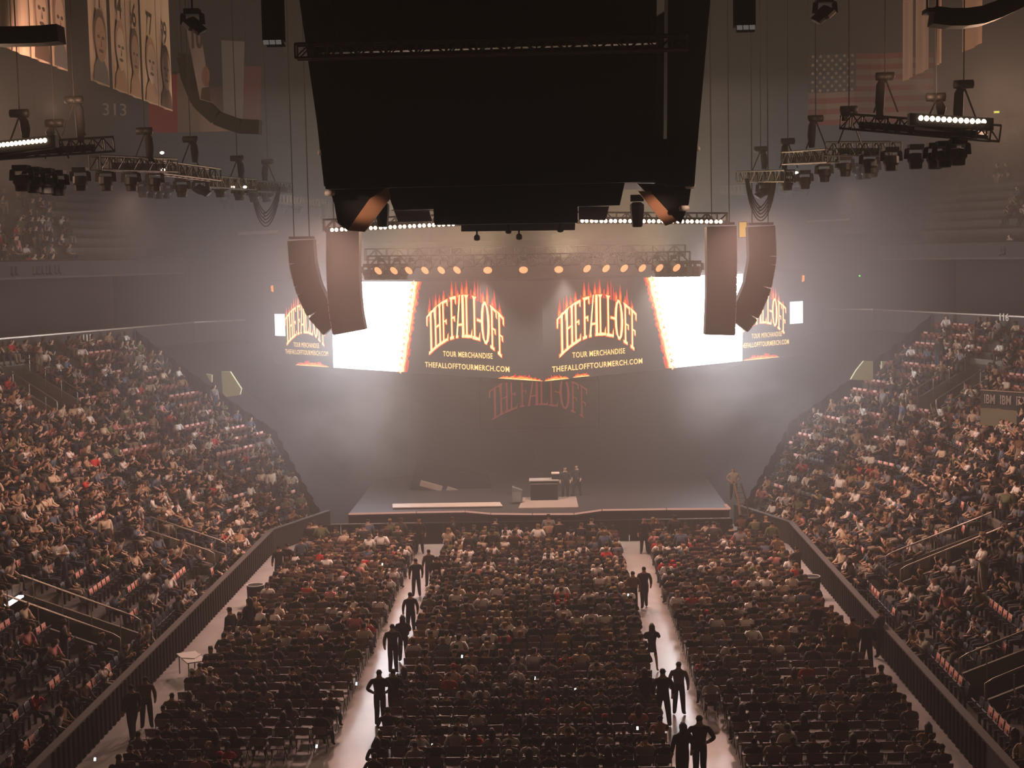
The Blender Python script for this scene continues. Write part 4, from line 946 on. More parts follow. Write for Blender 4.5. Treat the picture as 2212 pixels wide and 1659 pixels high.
# ------------------------------------------------------------------ people
SKIN = [(.52, .33, .24), (.40, .24, .16), (.26, .14, .09), (.12, .065, .04), (.58, .40, .30)]
HAIR = [(.012, .01, .009), (.02, .014, .01), (.05, .025, .012), (.015, .012, .012), (.20, .12, .05)]
TOPS = [('black', (.010, .009, .009), 46), ('dark grey', (.05, .046, .046), 14), ('white', (.8, .76, .72), 18), ('cream', (.6, .48, .36), 8), ('grey', (.22, .2, .2), 9),
        ('red', (.5, .03, .03), 2.4), ('olive', (.12, .13, .06), 4), ('slate blue', (.10, .13, .18), 5), ('tan', (.33, .2, .12), 6), ('brown', (.12, .06, .035), 7), ('pink', (.6, .25, .24), 2)]
LEGS = [(.012, .012, .014), (.02, .022, .035), (.03, .04, .07), (.06, .05, .045), (.25, .2, .15)]
def pose(kind, v):
    """skeleton: name -> (x, y, z, rx, ry, region); facing +Y"""
    r = random.Random(v * 17 + 3); J = {}; E = []
    if kind == 'sit':
        ln = [-.03, .06, .16, -.06, .02, .10][v % 6]; tw = r.uniform(-.05, .05); hy = r.uniform(-.03, .08)
        J['pel'] = (0, 0, .52, .17, .13, 'leg'); J['bel'] = (0, -.03 + ln * .2, .68, .15, .115, 'top'); J['che'] = (tw * .3, -.03 + ln * .7, .88, .175, .12, 'top')
        J['nec'] = (tw * .4, -.01 + ln, 1.05, .065, .065, 'skin'); J['hed'] = (tw * .5, .03 + ln + hy, 1.18, .085, .10, 'head'); J['top'] = (tw * .5, .01 + ln + hy, 1.27, .075, .085, 'head')
        for s in (-1, 1):
            a = 'l' if s < 0 else 'r'
            J['sh' + a] = (s * .19, -.02 + ln * .8, .97, .075, .07, 'top')
            arm = v % 4
            if arm == 0: el, wr, ha = (s * .26, .06 + ln, .76), (s * .14, .28, .66), (s * .08, .36, .66)
            elif arm == 1: el, wr, ha = (s * .27, .12 + ln, .78), (s * .12, .28 + ln, .92), (s * .05, .30 + ln, 1.0)
            elif arm == 2: el, wr, ha = (s * .3, .02, .74), (s * .24, .25, .62), (s * .2, .33, .6)
            else: el, wr, ha = (s * .25, .12 + ln, .8), (-s * .02, .25 + ln, .8), (-s * .12, .24 + ln, .82)
            J['el' + a] = (*el, .055, .052, 'top'); J['wr' + a] = (*wr, .038, .036, 'skin'); J['ha' + a] = (*ha, .045, .03, 'skin')
            kx = r.uniform(.1, .2)
            J['hi' + a] = (s * .1, .06, .50, .095, .095, 'leg'); J['kn' + a] = (s * kx, .44, .50, .072, .072, 'leg'); J['an' + a] = (s * kx, .43 + r.uniform(-.08, .1), .10, .045, .048, 'leg'); J['to' + a] = (s * kx * 1.1, .60, .045, .045, .035, 'shoe')
    else:
        st = [.10, .16, .22, .13][v % 4]
        J['pel'] = (0, 0, .96, .19, .14, 'leg'); J['bel'] = (0, .01, 1.12, .185, .14, 'top'); J['che'] = (0, 0, 1.33, .205, .14, 'top')
        J['nec'] = (0, -.01, 1.51, .062, .062, 'skin'); J['hed'] = (0, .02, 1.65, .092, .108, 'head'); J['top'] = (0, .0, 1.74, .082, .094, 'head')
        for s in (-1, 1):
            a = 'l' if s < 0 else 'r'
            J['sh' + a] = (s * .215, -.01, 1.42, .085, .08, 'top')
            if kind == 'dress' or (kind == 'phone'): el, wr, ha = (s * .27, .12, 1.24), ((s * .14, .26, 1.42) if (s > 0 or kind == 'phone') else (.02, .24, 1.2)), ((s * .08, .27, 1.50) if (s > 0 or kind == 'phone') else (.1, .26, 1.22))
            elif kind == 'cross': el, wr, ha = (s * .28, .1, 1.17), (s * .02, .22, 1.17), (-s * .1, .22, 1.19)
            elif kind == 'hips': el, wr, ha = (s * .37, -.06, 1.17), (s * .2, .05, 1.02), (s * .15, .09, 1.0)
            else: el, wr, ha = (s * .29, -.03, 1.15), (s * .29, .06, .90), (s * .27, .09, .81)
            J['el' + a] = (*el, .066, .064, 'top'); J['wr' + a] = (*wr, .045, .044, 'skin'); J['ha' + a] = (*ha, .042, .03, 'skin')
            f_ = .12 * s if kind == 'walk' else 0
            J['hi' + a] = (s * .1, 0, .9, .125, .12, 'leg'); J['kn' + a] = (s * (st * .5 + .04), .03 + f_, .5, .09, .09, 'leg'); J['an' + a] = (s * (st * .6 + .05), f_ * 1.4, .1, .065, .068, 'leg'); J['to' + a] = (s * (st * .7 + .07), .13 + f_ * 1.4, .04, .045, .035, 'shoe')
        if kind == 'dress':
            J['bel'] = (0, .01, 1.1, .135, .11, 'top'); J['pel'] = (0, 0, .95, .19, .15, 'top'); J['hem'] = (0, 0, .68, .29, .22, 'top')
            for a in 'lr': 
                x, y, z, rx, ry, g = J['hi' + a]; J['hi' + a] = (x, y, .85, .07, .07, 'top'); J['kn' + a] = (J['kn' + a][0], .02, .48, .055, .055, 'skin'); J['an' + a] = (*J['an' + a][:3], .035, .035, 'skin')
    E = [('pel', 'bel'), ('bel', 'che'), ('che', 'nec'), ('nec', 'hed'), ('hed', 'top')]
    if 'hem' in J: E.append(('pel', 'hem'))
    for a in 'lr': E += [('che', 'sh' + a), ('sh' + a, 'el' + a), ('el' + a, 'wr' + a), ('wr' + a, 'ha' + a), ('pel', 'hi' + a), ('hi' + a, 'kn' + a), ('kn' + a, 'an' + a), ('an' + a, 'to' + a)]
    return J, E
BODY = {}
def body(kind, v, sub):
    k = (kind, v, sub)
    if k in BODY: return BODY[k]
    J, E = pose(kind, v); names = list(J); idx = {n: i for i, n in enumerate(names)}
    me = bpy.data.meshes.new('skeleton'); me.from_pydata([J[n][:3] for n in names], [(idx[a], idx[b]) for a, b in E], [])
    o = bpy.data.objects.new('skeleton', me); COL.objects.link(o); md = o.modifiers.new('s', 'SKIN'); md.branch_smoothing = .4
    if not me.skin_vertices: pass
    for i, n in enumerate(names):
        me.skin_vertices[0].data[i].radius = (J[n][3], J[n][4]); me.skin_vertices[0].data[i].use_root = (n == 'pel')
    if sub: o.modifiers.new('u', 'SUBSURF').levels = sub
    dg = bpy.context.evaluated_depsgraph_get(); dg.update(); em = bpy.data.meshes.new_from_object(o.evaluated_get(dg))
    bpy.data.objects.remove(o)
    em.calc_loop_triangles()
    V = np.array([x.co[:] for x in em.vertices]); T = np.array([t.vertices[:] for t in em.loop_triangles])
    C = V[T].mean(1); reg = []
    JP = {n: np.array(J[n][:3]) for n in names}; seg = []
    for a, b in E:
        seg.append((JP[a], JP[b], J[a][5], J[b][5], a, b))
    best = np.full(len(C), 9e9); lab = np.array(['top'] * len(C), dtype=object)
    for a, b, ra, rb, na, nb in seg:
        d = b - a; q = np.clip(((C - a) @ d) / (d @ d), 0, 1); dist = np.linalg.norm(C - (a + q[:, None] * d), axis=1)
        g = np.where(q < .55, ra, rb); g = np.where(((na == 'che') & (nb == 'nec')) & (q < .75), 'top', g)
        mk = dist < best; best[mk] = dist[mk]; lab[mk] = g[mk]
    hc = JP['hed']
    hm = lab == 'head'; hairm = hm & ((C[:, 1] < hc[1] + .02) | (C[:, 2] > hc[2] + .055)); lab[hm] = 'skin'; lab[hairm] = 'hair'
    # head detail: nose and ears
    if sub:
        nv = len(V); x, y, z = hc
        ex = [[(x - .014, y + .085, z - .02), (x + .014, y + .085, z - .02), (x, y + .125, z - .015), (x, y + .085, z + .03)]]
        for s in (-1, 1): ex.append([(x + s * .078, y - .02, z - .03), (x + s * .078, y + .02, z - .02), (x + s * .1, y - .02, z + .01), (x + s * .078, y, z + .035)])
        for q in ex:
            b_ = len(V); V = np.concatenate([V, np.array(q)]); T = np.concatenate([T, np.array([(0, 1, 2), (0, 2, 3), (1, 3, 2), (0, 3, 1)]) + b_]); lab = np.concatenate([lab, np.array(['skin'] * 4, dtype=object)])
    bpy.data.meshes.remove(em)
    BODY[k] = (V, T, lab); return BODY[k]
def colours(lab, top, legs, skin, hair):
    M = {'top': top, 'leg': legs, 'skin': skin, 'hair': hair, 'shoe': (.02, .02, .02)}
    return np.array([M[l] for l in lab])
def pick_top(rnd, bright=0):
    tot = sum(w for *_, w in TOPS); q = rnd.random() * tot
    for n, c, w in TOPS:
        q -= w
        if q <= 0: return n, c
    return TOPS[0][:2]
PM = {}
def person_mesh(kind, v, topn, topc, li, si, hi, sub=1):
    k = (kind, v, topn, li, si, hi, sub)
    if k not in PM:
        V, T, lab = body(kind, v, sub)
        o = build_arrays('person', V, T, colours(lab, topc, LEGS[li], SKIN[si], HAIR[hi]), M_CLOTH, None, True); PM[k] = o.data; bpy.data.objects.remove(o)
    return PM[k]
# skirted hair, caps as children
CAPM = {}
def cap_mesh(col, nm):
    if nm not in CAPM:
        b = MB().lathe([(.1, 0), (.1, .03), (.08, .085), (.02, .11)], 10); b.box((0, .12, .01), (.13, .1, .015)); CAPM[nm] = b.mesh('cap', mat('cap_' + nm, col, .8), True)
    return CAPM[nm]
def long_hair_mesh():
    if 'h' not in CAPM: CAPM['h'] = MB().tube([(0, -.03, .14), (0, -.1, .05), (0, -.12, -.12), (0, -.11, -.3)], .1, 8, radii=[.05, .11, .11, .05]).mesh('hair', mat('long_hair', (.015, .01, .008), .6), True)
    return CAPM['h']

# ------------------------------------------------------------------ seat meshes
def folding_chair():
    r = empty('folding_chair')
    b = MB(); n = 6
    for i in range(n):
        x0, x1 = -.21 + .42 * i / n, -.21 + .42 * (i + 1) / n; c0, c1 = .05 * (1 - (x0 / .21) ** 2), .05 * (1 - (x1 / .21) ** 2)
        b.prism([(x0, -.23 - c0, .60), (x1, -.23 - c1, .60), (x1, -.26 - c1, .86 - (x1 / .21) ** 2 * .02), (x0, -.26 - c0, .86 - (x0 / .21) ** 2 * .02)], (0, .03, 0))
    b.build('backrest', mat('chair_back', (.16, .08, .065), .42), r)
    MB().prism([(-.2, -.2, .44), (.2, -.2, .44), (.21, .2, .46), (-.21, .2, .46)], (0, 0, .035)).build('seat', mat('chair_seat', (.04, .03, .028), .5), r)
    b = MB()
    for s in (-1, 1): b.tube([(s * .22, .2, .02), (s * .22, -.16, .5), (s * .215, -.27, .84)], .013, 5).tube([(s * .19, -.22, .02), (s * .19, .12, .45)], .013, 5)
    b.build('leg_frame', M_BLK, r); return r
def bowl_seat_arr(kind, cover):
    """kind: 0 black plastic, 1 terracotta"""
    b = MB(); n = 4; C = []
    def put(f, col):
        k0 = len(b.f); f(); t = sum(len(q) - 2 for q in b.f[k0:]); C.extend([col] * t)
    base = (.05, .055, .065) if kind == 0 else (.33, .10, .06); dark = (.015, .015, .017) if kind == 0 else (.18, .05, .03)
    def back():
        for i in range(n):
            x0, x1 = -.22 + .44 * i / n, -.22 + .44 * (i + 1) / n; h0, h1 = .86 - (x0 / .22) ** 2 * .04, .86 - (x1 / .22) ** 2 * .04
            b.prism([(x0, -.20, .42), (x1, -.20, .42), (x1, -.27, h1), (x0, -.27, h0)], (0, -.035, 0))
    put(back, base)
    put(lambda: b.prism([(-.2, -.17, .44), (.2, -.17, .44), (.2, -.03, .78), (-.2, -.03, .78)], (0, .04, -.01)) , dark)
    put(lambda: b.box((0, -.2, .22), (.06, .08, .44)), (.02, .02, .02))
    for s in (-1, 1): put(lambda: b.box((s * .25, -.06, .62), (.035, .3, .03)), (.16, .16, .16))
    if cover:
        put(lambda: b.prism([(-.19, -.166, .50), (.19, -.166, .50), (.2, -.235, .875), (-.2, -.235, .875)], (0, .02, 0)), (.9, .5, .42))
        put(lambda: b.prism([(-.1, -.140, .58), (.1, -.140, .58), (.1, -.185, .76), (-.1, -.185, .76)], (0, .012, 0)), (.66, .18, .14))
    V, T = b.arr(); return V, T, np.array(C)
# individual version of the stand seat with parts
def bowl_seat(kind, cover):
    base = mat('seat_plastic_%d' % kind, (.05, .055, .065) if kind == 0 else (.33, .10, .06), .38); r = empty('flip_chair')
    b = MB(); n = 4
    for i in range(n):
        x0, x1 = -.22 + .44 * i / n, -.22 + .44 * (i + 1) / n; h0, h1 = .86 - (x0 / .22) ** 2 * .04, .86 - (x1 / .22) ** 2 * .04
        b.prism([(x0, -.20, .42), (x1, -.20, .42), (x1, -.27, h1), (x0, -.27, h0)], (0, -.035, 0))
    b.build('backrest', base, r)
    MB().prism([(-.2, -.17, .44), (.2, -.17, .44), (.2, -.03, .78), (-.2, -.03, .78)], (0, .04, -.01)).build('seat', mat('seat_pad_%d' % kind, (.015, .015, .017) if kind == 0 else (.18, .05, .03), .5), r)
    MB().box((0, -.2, .22), (.06, .08, .44)).build('pedestal', M_BLK, r)
    b = MB(); b.box((.25, -.06, .62), (.035, .3, .03)).build('armrest', mat('armrest', (.16, .16, .16), .4), r)
    if cover:
        c = MB().prism([(-.19, -.166, .50), (.19, -.166, .50), (.2, -.235, .875), (-.2, -.235, .875)], (0, .02, 0)).build('seat_cover', mat('cover_pink', (.9, .5, .42), .8), r)
        MB().prism([(-.1, -.140, .58), (.1, -.140, .58), (.1, -.185, .76), (-.1, -.185, .76)], (0, .012, 0)).build('cover_print', mat('cover_print', (.66, .18, .14), .8), c)
    return r

# ------------------------------------------------------------------ who sits where
rnd = random.Random(21)
AISLE_STANDERS = []
people = []      # (depth, loc, rz, label, meshkey)
chairs = []
BL = [('left', -12.3, 10), ('centre', -5.15, 16), ('right', 5.0, 11)]
NROW = 37
for ri in range(NROW):
    Y = 40.2 + ri * .955
    for bn, xs, n in BL:
        sp = .565 if bn != 'centre' else .545
        for ci in range(n):
            x = xs + ci * sp + rnd.uniform(-.02, .02)
            if bn == 'left' and (Y < 44 and ci > 7 or Y < 42.5 and ci > 5): continue
            if bn == 'right' and Y < 46 and ci < 1: continue
            if not inframe((x, Y, .8), 40): continue
            occ = rnd.random() < (.86 if Y > 62 else .74) and not (Y < 52 and bn != 'centre' and rnd.random() < .25)
            if bn == 'centre' and 5 <= ci <= 8 and ri == NROW - 6: occ = False
            chairs.append((Y, x, occ, bn, ri, ci))
            if occ:
                nm, c = pick_top(rnd); v = rnd.randrange(12)
                people.append((Y, (x, Y - .02, 0), rnd.uniform(-.25, .25), (bn + ' block', ri, ci), v, nm, c, 1 if (Y > 70 and rnd.random() < .3) else 0))
# floor chairs: nearest 300 singly, rest as one
chairs.sort(key=lambda q: q[0] * (1 if not q[2] else 1.12))
fc = folding_chair(); first = True; B_ch = Batch(); 
bm_ = MB(); Cc_ = []
for ch in fc.children:
    v = [x.co[:] for x in ch.data.vertices]; f = [p.vertices[:] for p in ch.data.polygons]; bm_.add(v, f); Cc_ += [(.16, .08, .065) if ch.name == 'backrest' else (.03, .025, .025)] * sum(len(q) - 2 for q in f)
cV, cT = bm_.arr(); cC = np.array(Cc_)
for i, (Y, x, occ, bn, ri, ci) in enumerate(chairs):
    rz = rnd.uniform(-.06, .06)
    if i < 300:
        o = fc if first else copy_tree(fc); first = False
        o.location = (x, Y, 0); o.rotation_euler = (0, 0, rz)
        tag(o, '%sdark folding chair, %s floor block, %s row up, %s chair from left' % ('empty ' if not occ else '', bn, ordn(ri), ordn(ci)), 'chair', 'folding chairs on the arena floor')
    else: B_ch.add(cV, cT, cC, (x, Y, 0), rz)
tag(B_ch.build('folding_chair', M_SEAT), 'the farther dark folding chairs on the arena floor towards the stage', 'chair', 'folding chairs on the arena floor', 'stuff')

# stand seats
seats = []
for side in (-1, 1):
    for i in (0, 1):
        f = FAC[side][i]; rz = f.face()
        for k in range(NR):
            u = rowu(k); z = rowz(k); a, b = trange(i, u)
            if i == 1: b = min(b, 11.6, 4.6 + 1.02 * u)
            t = a + .3; j = 0
            while t < b - .2:
                # stairs every 15 seats or so
                g = (t + 40 + (0 if i == 0 else 3)) % 9.4
                if g < 1.0: t += 1.05; continue
                skip = any(v[0] == side and v[1] == i and v[2] - .35 < t < v[3] + .35 and v[4] - .5 <= k <= v[5] + .5 for v in VOMS)
                p = f.w(t, u, z)
                if not skip and inframe((p.x, p.y, p.z + .6), 30):
                    px, py = proj((p.x, p.y, p.z + .6))
                    # occupancy falls near the camera and near the stage end
                    oc = .80
                    if py > 1250: oc = .5
                    if py > 1250 and math.sin(t * .9 + k * 1.7) > .35: oc = .12
                    if i == 1 and t > 7.5: oc = .45
                    if k > 15 and i == 1 and side < 0: oc = .55
                    if side > 0 and k > 13 and i == 1: oc = .3
                    if py <= 1250 and math.sin(t * .6 + k * 2.3) > .8: oc = .2
                    occ = rnd.random() < oc
                    if t > 13 and False: continue
                    kd = 1 if (k > 9 or (i == 1 and k > 6)) else 0
                    cov = (math.sin(t * 1.1 + k * 3.1 + i) > .0) or rnd.random() < .15
                    seats.append((p.y, p, rz, occ, side, i, k, j, kd, cov))
                    if occ:
                        nm, c = pick_top(rnd); v = rnd.randrange(12)
                        people.append((p.y, (p.x, p.y, p.z), rz + rnd.uniform(-.5, .5) - side * -.25, (side_word[side] + ' stand', k, j), v, nm, c, 1 if rnd.random() < .035 else 0))
                j += 1; t += .54
print('seats', len(seats), 'people', len(people), 'chairs', len(chairs))
seats.sort(key=lambda q: (q[3], q[0]))
proto = {}; B_s = Batch(); arrs = {(a, b): bowl_seat_arr(a, b) for a in (0, 1) for b in (0, 1)}
for n_, (Y, p, rz, occ, side, i, k, j, kd, cov) in enumerate(seats):
    cv = int(cov and not occ)
    if n_ < 300:
        key = (kd, cv)
        if key not in proto: proto[key] = o = bowl_seat(kd, cv)
        else: o = copy_tree(proto[key])
        o.location = p; o.rotation_euler = (0, 0, rz)
        tag(o, 'empty %s flip chair%s, %s stand%s, %s row up, %s along' % (('black', 'rust red')[kd], ' with pink cover' if cv else '', side_word[side], ' corner' if i else '', ordn(k), ordn(j)), 'chair', 'flip chairs in the side stands')
    else: B_s.add(*arrs[(kd, cv)], (p.x, p.y, p.z), rz)
tag(B_s.build('flip_chair', M_SEAT), 'the other flip seats of both side stands, mostly occupied or far', 'chair', 'flip chairs in the side stands', 'stuff')

# people: nearest ones singly
people.sort(key=lambda q: q[0] * (1.08 if 'stand' in q[3][0] else 1))
B_p = Batch(); NP = 262
for n_, (Y, loc, rz, where, v, nm, c, stand) in enumerate(people):
    r_ = random.Random(n_ * 31 + 5); li, si, hi = r_.randrange(5), r_.randrange(5), r_.randrange(5)
    kind = ['idle', 'cross', 'phone', 'hips', 'walk'][v % 5] if stand else 'sit'
    sc = r_.uniform(.94, 1.06)
    if n_ < NP:
        me = person_mesh(kind, v % 6 if kind == 'sit' else v % 4, nm, c, li % 3, si % 4, hi % 3)
        o = link('person', me); o.location = (loc[0], loc[1], loc[2] - (.0)); o.rotation_euler = (0, 0, rz); o.scale = (sc, sc, sc)
        wh, ri, ci = where
        hat = r_.random()
        extra = ''
        if hat < .07 and not stand:
            hc = pose(kind, v % 6)[0]['hed']; cn, cc = [('white', (.7, .65, .6)), ('red', (.5, .03, .03)), ('black', (.02, .02, .02))][r_.randrange(3)]
            h = link('cap', cap_mesh(cc, cn), o); h.location = (hc[0], hc[1] - .01, hc[2] + .04); extra = ', %s cap' % cn
        elif hat < .3:
            hc = pose(kind, v % 6 if kind == 'sit' else v % 4)[0]['hed']; h = link('hair', long_hair_mesh(), o); h.location = hc[:3]; extra = ', long hair'
        tag(o, '%s in %s top%s, %s, %s row up, %s place along' % ('person standing' if stand else 'seated person', nm, extra, wh, ordn(ri), ordn(ci)), 'person', 'audience members')
    else:
        V, T, lab = body(kind, v % 6 if kind == 'sit' else v % 4, 0)
        B_p.add(V, T, colours(lab, c, LEGS[li], SKIN[si], HAIR[hi]), loc, rz, sc)
# upper deck audience, far left and a few on the right
for side, cnt, lim in ((-1, 60, 165), (1, 14, 2130)):
    for _ in range(cnt * 6):
        i = 1 if side < 0 else rnd.choice((0, 1)); f = FAC[side][i]; k = rnd.randrange(0, 8); u = 19.5 + .85 * k + .3; a, b = _trange(i, u); t = rnd.uniform(a, b); p = f.w(t, u, 14.8 + .62 * k - .62 + .2)
        px, py = proj(p)
        if -20 < px < 2230 and ((side < 0 and px < lim - k * 6) or (side > 0 and px > lim)):
            if cnt <= 0: break
            cnt -= 1
            nm, c = pick_top(rnd); v = rnd.randrange(12)
            V, T, lab = body('sit' if rnd.random() < .7 else 'idle', v % 4, 0)
            B_p.add(V, T, colours(lab, c, LEGS[rnd.randrange(5)], SKIN[rnd.randrange(5)], HAIR[rnd.randrange(5)]), p, f.face(), 1)
tag(B_p.build('person', M_CLOTH), 'the farther audience filling the floor and both side stands', 'person', 'audience members', 'stuff')

# standing people in the aisles and corridors: foot pixel, kind, facing, colour, label
def ground(px, py):
    d = R @ np.array([(px - CX) / F, -(py - CY) / F, 1.0]); q = -H / d[2]; return Vector((d[0] * q, d[1] * q, 0))
BLK = ('black', (.014, .013, .013))
STAND = [(1409, 1452, 'dress', 2, .0, BLK, 'person in short black dress standing alone in the right aisle', 1.0, 1),
 (822, 1568, 'hips', 0, .05, BLK, 'broad person in black standing in the left aisle, nearer of the pair on the left', 1.06, 0),
 (852, 1562, 'cross', 0, -.1, BLK, 'person in black with crossed arms, right one of the pair in the left aisle', 1.03, 0),
 (1433, 1572, 'idle', 2, .1, BLK, 'tall person in black silhouetted in the right aisle with legs apart', 1.1, 0),
 (1467, 1545, 'idle', 1, -.2, ('grey', (.18, .14, .12)), 'person in greyish top standing right of the tall silhouette in the aisle', 1.02, 0),
 (1392, 1560, 'phone', 0, .3, BLK, 'long-haired person in black at the left edge of the right aisle', 1.0, 1),
 (1392, 1314, 'walk', 0, .1, BLK, 'person in black trousers standing far up in the right aisle', 1.03, 0),
 (1368, 1322, 'idle', 1, .2, ('brown', (.12, .06, .035)), 'person in brown top at left edge far up the right aisle', 1.0, 0),
 (888, 1372, 'walk', 1, .2, BLK, 'person in black midway up the left aisle, apart from the others', 1.0, 0),
 (850, 1455, 'idle', 0, 0, ('dark grey', (.05, .046, .046)), 'person in dark grey behind the pair in the left aisle', 1.05, 0),
 (872, 1430, 'cross', 3, .1, BLK, 'slim person in black behind the pair in the left aisle', 1.0, 1),
 (900, 1290, 'idle', 1, .3, BLK, 'person in black at the far head of the left aisle', 1.0, 0),
 (945, 1285, 'phone', 1, -.2, BLK, 'person with raised hands at the far head of left aisle', 1.0, 0),
 (928, 1268, 'idle', 3, .4, ('dark grey', (.05, .046, .046)), 'person in dark grey crossing the far head of the left aisle', 1.0, 0),
 (1512, 1690, 'hips', 0, 0, BLK, 'bulky person in black cut off at the bottom of the right aisle', 1.12, 0),
 (1475, 1700, 'idle', 0, .3, BLK, 'person in dark clothes cut off beside the bulky one at bottom', 1.05, 1),
 (500, 1420, 'idle', 2, 1.2, BLK, 'broad person in black in the corridor beside the left dasher', 1.12, 0),
 (540, 1392, 'idle', 0, 1.0, BLK, 'person in black in the left corridor next to the barrel', 1.05, 1),
 (604, 1262, 'idle', 1, .5, BLK, 'person in black at the far left corridor mouth', 1.05, 0),
 (622, 1256, 'cross', 1, -.5, BLK, 'second person in black at the far left corridor mouth', 1.05, 0),
 (652, 1240, 'idle', 2, .3, ('slate blue', (.10, .13, .18)), 'person in slate top at the front left corner of the floor', 1.0, 0),
 (288, 1602, 'walk', 1, .9, BLK, 'person in black walking in the left corridor near the bottom', 1.06, 0),
 (318, 1575, 'idle', 1, .3, ('brown', (.12, .06, .035)), 'person in brown behind the walker in the left corridor', 1.0, 0),
 (1768, 1400, 'idle', 1, -.6, BLK, 'person in black at the edge of the right corridor with arms down', 1.02, 0),
 (1812, 1440, 'idle', 3, -.3, ('brown', (.14, .08, .05)), 'person in brown jacket in a group in the right corridor', 1.06, 0),
 (1842, 1442, 'hips', 3, -.3, ('tan', (.33, .2, .12)), 'person in tan top in the group in the right corridor', 1.06, 0),
 (1872, 1452, 'idle', 2, .3, BLK, 'broad person in black in the group in the right corridor', 1.1, 0),
 (1902, 1420, 'cross', 2, .9, ('dark grey', (.05, .046, .046)), 'person in dark grey leaning by the right dasher wall', 1.05, 0),
 (1680, 1236, 'walk', 2, -.2, ('tan', (.33, .2, .12)), 'person in light brown walking up the right corridor far away', 1.02, 0),
 (1668, 1206, 'idle', 2, 0, ('olive', (.12, .13, .06)), 'person in olive at the far end of the right corridor', 1.05, 0),
 (1722, 1262, 'phone', 2, .6, ('dark grey', (.05, .046, .046)), 'person holding a phone before the right dasher wall', 1.0, 0),
 (1392, 1196, 'idle', 1, PI, BLK, 'guard in black facing the crowd before the stage, left of two', 1.05, 0),
 (1421, 1196, 'cross', 1, PI, BLK, 'guard in black facing the crowd before the stage, right of two', 1.05, 0),
 (1304, 1214, 'idle', 1, 0, ('olive', (.12, .10, .06)), 'person standing alone in front row before the stage centre right', 1.03, 0),
 (907, 1196, 'idle', 1, PI, BLK, 'guard in black facing the crowd before the left of the stage', 1.05, 0),
 (982, 1212, 'idle', 2, 0, ('brown', (.1, .06, .04)), 'person with long hair standing at the left front row', 1.05, 1)]
for px, py, kind, v, rz, (tn, tc), lab, s, hair in STAND:
    me = person_mesh(kind, v % 4, tn, tc, 0 if kind != 'dress' else 0, 1, 0, 2); o = link('person', me); o.location = ground(px, py); o.rotation_euler = (0, 0, rz); o.scale = (s, s, s); tag(o, lab, 'person')
    if hair: hc = pose(kind, v % 4)[0]['hed']; h = link('hair', long_hair_mesh(), o); h.location = hc[:3]
for px, py, Y, kind, rz, z, col, lab in ((1222, 1103, 82.5, 'idle', PI, DZ, BLK, 'stagehand in black right of the mid-stage desk'), (1247, 1100, 83.2, 'walk', PI - .6, DZ, BLK, 'second stagehand in black farther right of the desk'), (1585, 1100, 81, 'hips', PI, DZ, ('tan', (.36, .25, .18)), 'person in tan jacket at the right end of the stage')):
    p = P(px, py, Y); me = person_mesh(kind, 1, col[0], col[1], 0, 1, 0, 2); o = link('person', me); o.location = (p.x, Y, z); o.rotation_euler = (0, 0, rz); tag(o, lab, 'person')
# phones
for i, (px, py) in enumerate([(998, 1418), (1243, 1490), (1155, 1465), (770, 1477), (684, 1612), (934, 1610), (1357, 1285), (826, 1219), (205, 1640), (443, 1572), (1252, 1411), (1377, 1573)]):
    g = ground(px, py + 60); p = P(px, py, g.y); r = empty('mobile_phone', p); r.rotation_euler = (-.4, 0, rnd.uniform(-.3, .3))
    tag(r, 'lit phone screen held up in the crowd, %s of twelve from the left' % ordn(sorted([998, 1243, 1155, 770, 684, 934, 1357, 826, 205, 443, 1252, 1377]).index(px)), 'phone')
    MB().box((0, .008, 0), (.07, .01, .12)).build('casing', M_BLK, r); MB().box((0, -.002, 0), (.06, .006, .10)).build('screen', G_PHONE, r)

# ------------------------------------------------------------------ barrels, table, boards
for px, py, lab in ((553, 1308, 'black barrel with pale rim in the left corridor'), (1753, 1290, 'black barrel with pale rim in the right corridor')):
    g = ground(px, py); r = empty('barrel', g); tag(r, lab, 'barrel')
    MB().lathe([(.33, 0), (.36, .1), (.38, .85), (.36, .88)], 16).build('drum', M_BLK, r, True)
    MB().tube([(.37 * math.cos(a), .37 * math.sin(a), .92) for a in np.linspace(0, 2 * PI, 17)], .022, 5).build('rim', M_WHITE, r, True); MB().lathe([(.34, .9), (.05, .895)], 16).build('lid', M_BLK, r)
g = ground(415, 1462); r = thing('folding_table', g, 'pale table top standing against the left dasher wall', 'table', .5)
MB().box((0, 0, .72), (.7, 1.5, .04)).build('tabletop', M_WHITE, r)
for sx in (-.28, .28):
    for sy in (-.65, .65): MB().tube([(sx, sy, 0), (sx, sy, .7)], .02, 5).build('leg', M_BLK, r)
o = MB().prism([(-.3, -.2, .75), (.2, -.3, .75), (.3, .3, .75), (-.15, .4, .75)], (0, 0, .02)).build('paper_sheet', M_WHITE); o.location = g; tag(o, 'loose white sheet lying on the pale table by the dasher', 'paper')
g = ground(1700, 1150); r = thing('production_tent', P(1703, 1130, 80), 'small pale slanted canopy beside the right end of the stage', 'canopy')
q = [P(x, y, 80) - r.location for x, y in ((1689, 1086), (1722, 1096), (1721, 1108), (1700, 1100), (1692, 1108))]; MB().prism(q, (0, .4, 0)).build('canopy_cloth', mat('canopy', (.4, .3, .26), .8), r)
q = [P(x, y, 80) - r.location for x, y in ((1696, 1110), (1702, 1112), (1708, 1130), (1698, 1124))]; MB().prism(q, (0, .05, 0)).build('side_cloth', mat('canopy', (.4, .3, .26), .8), r)
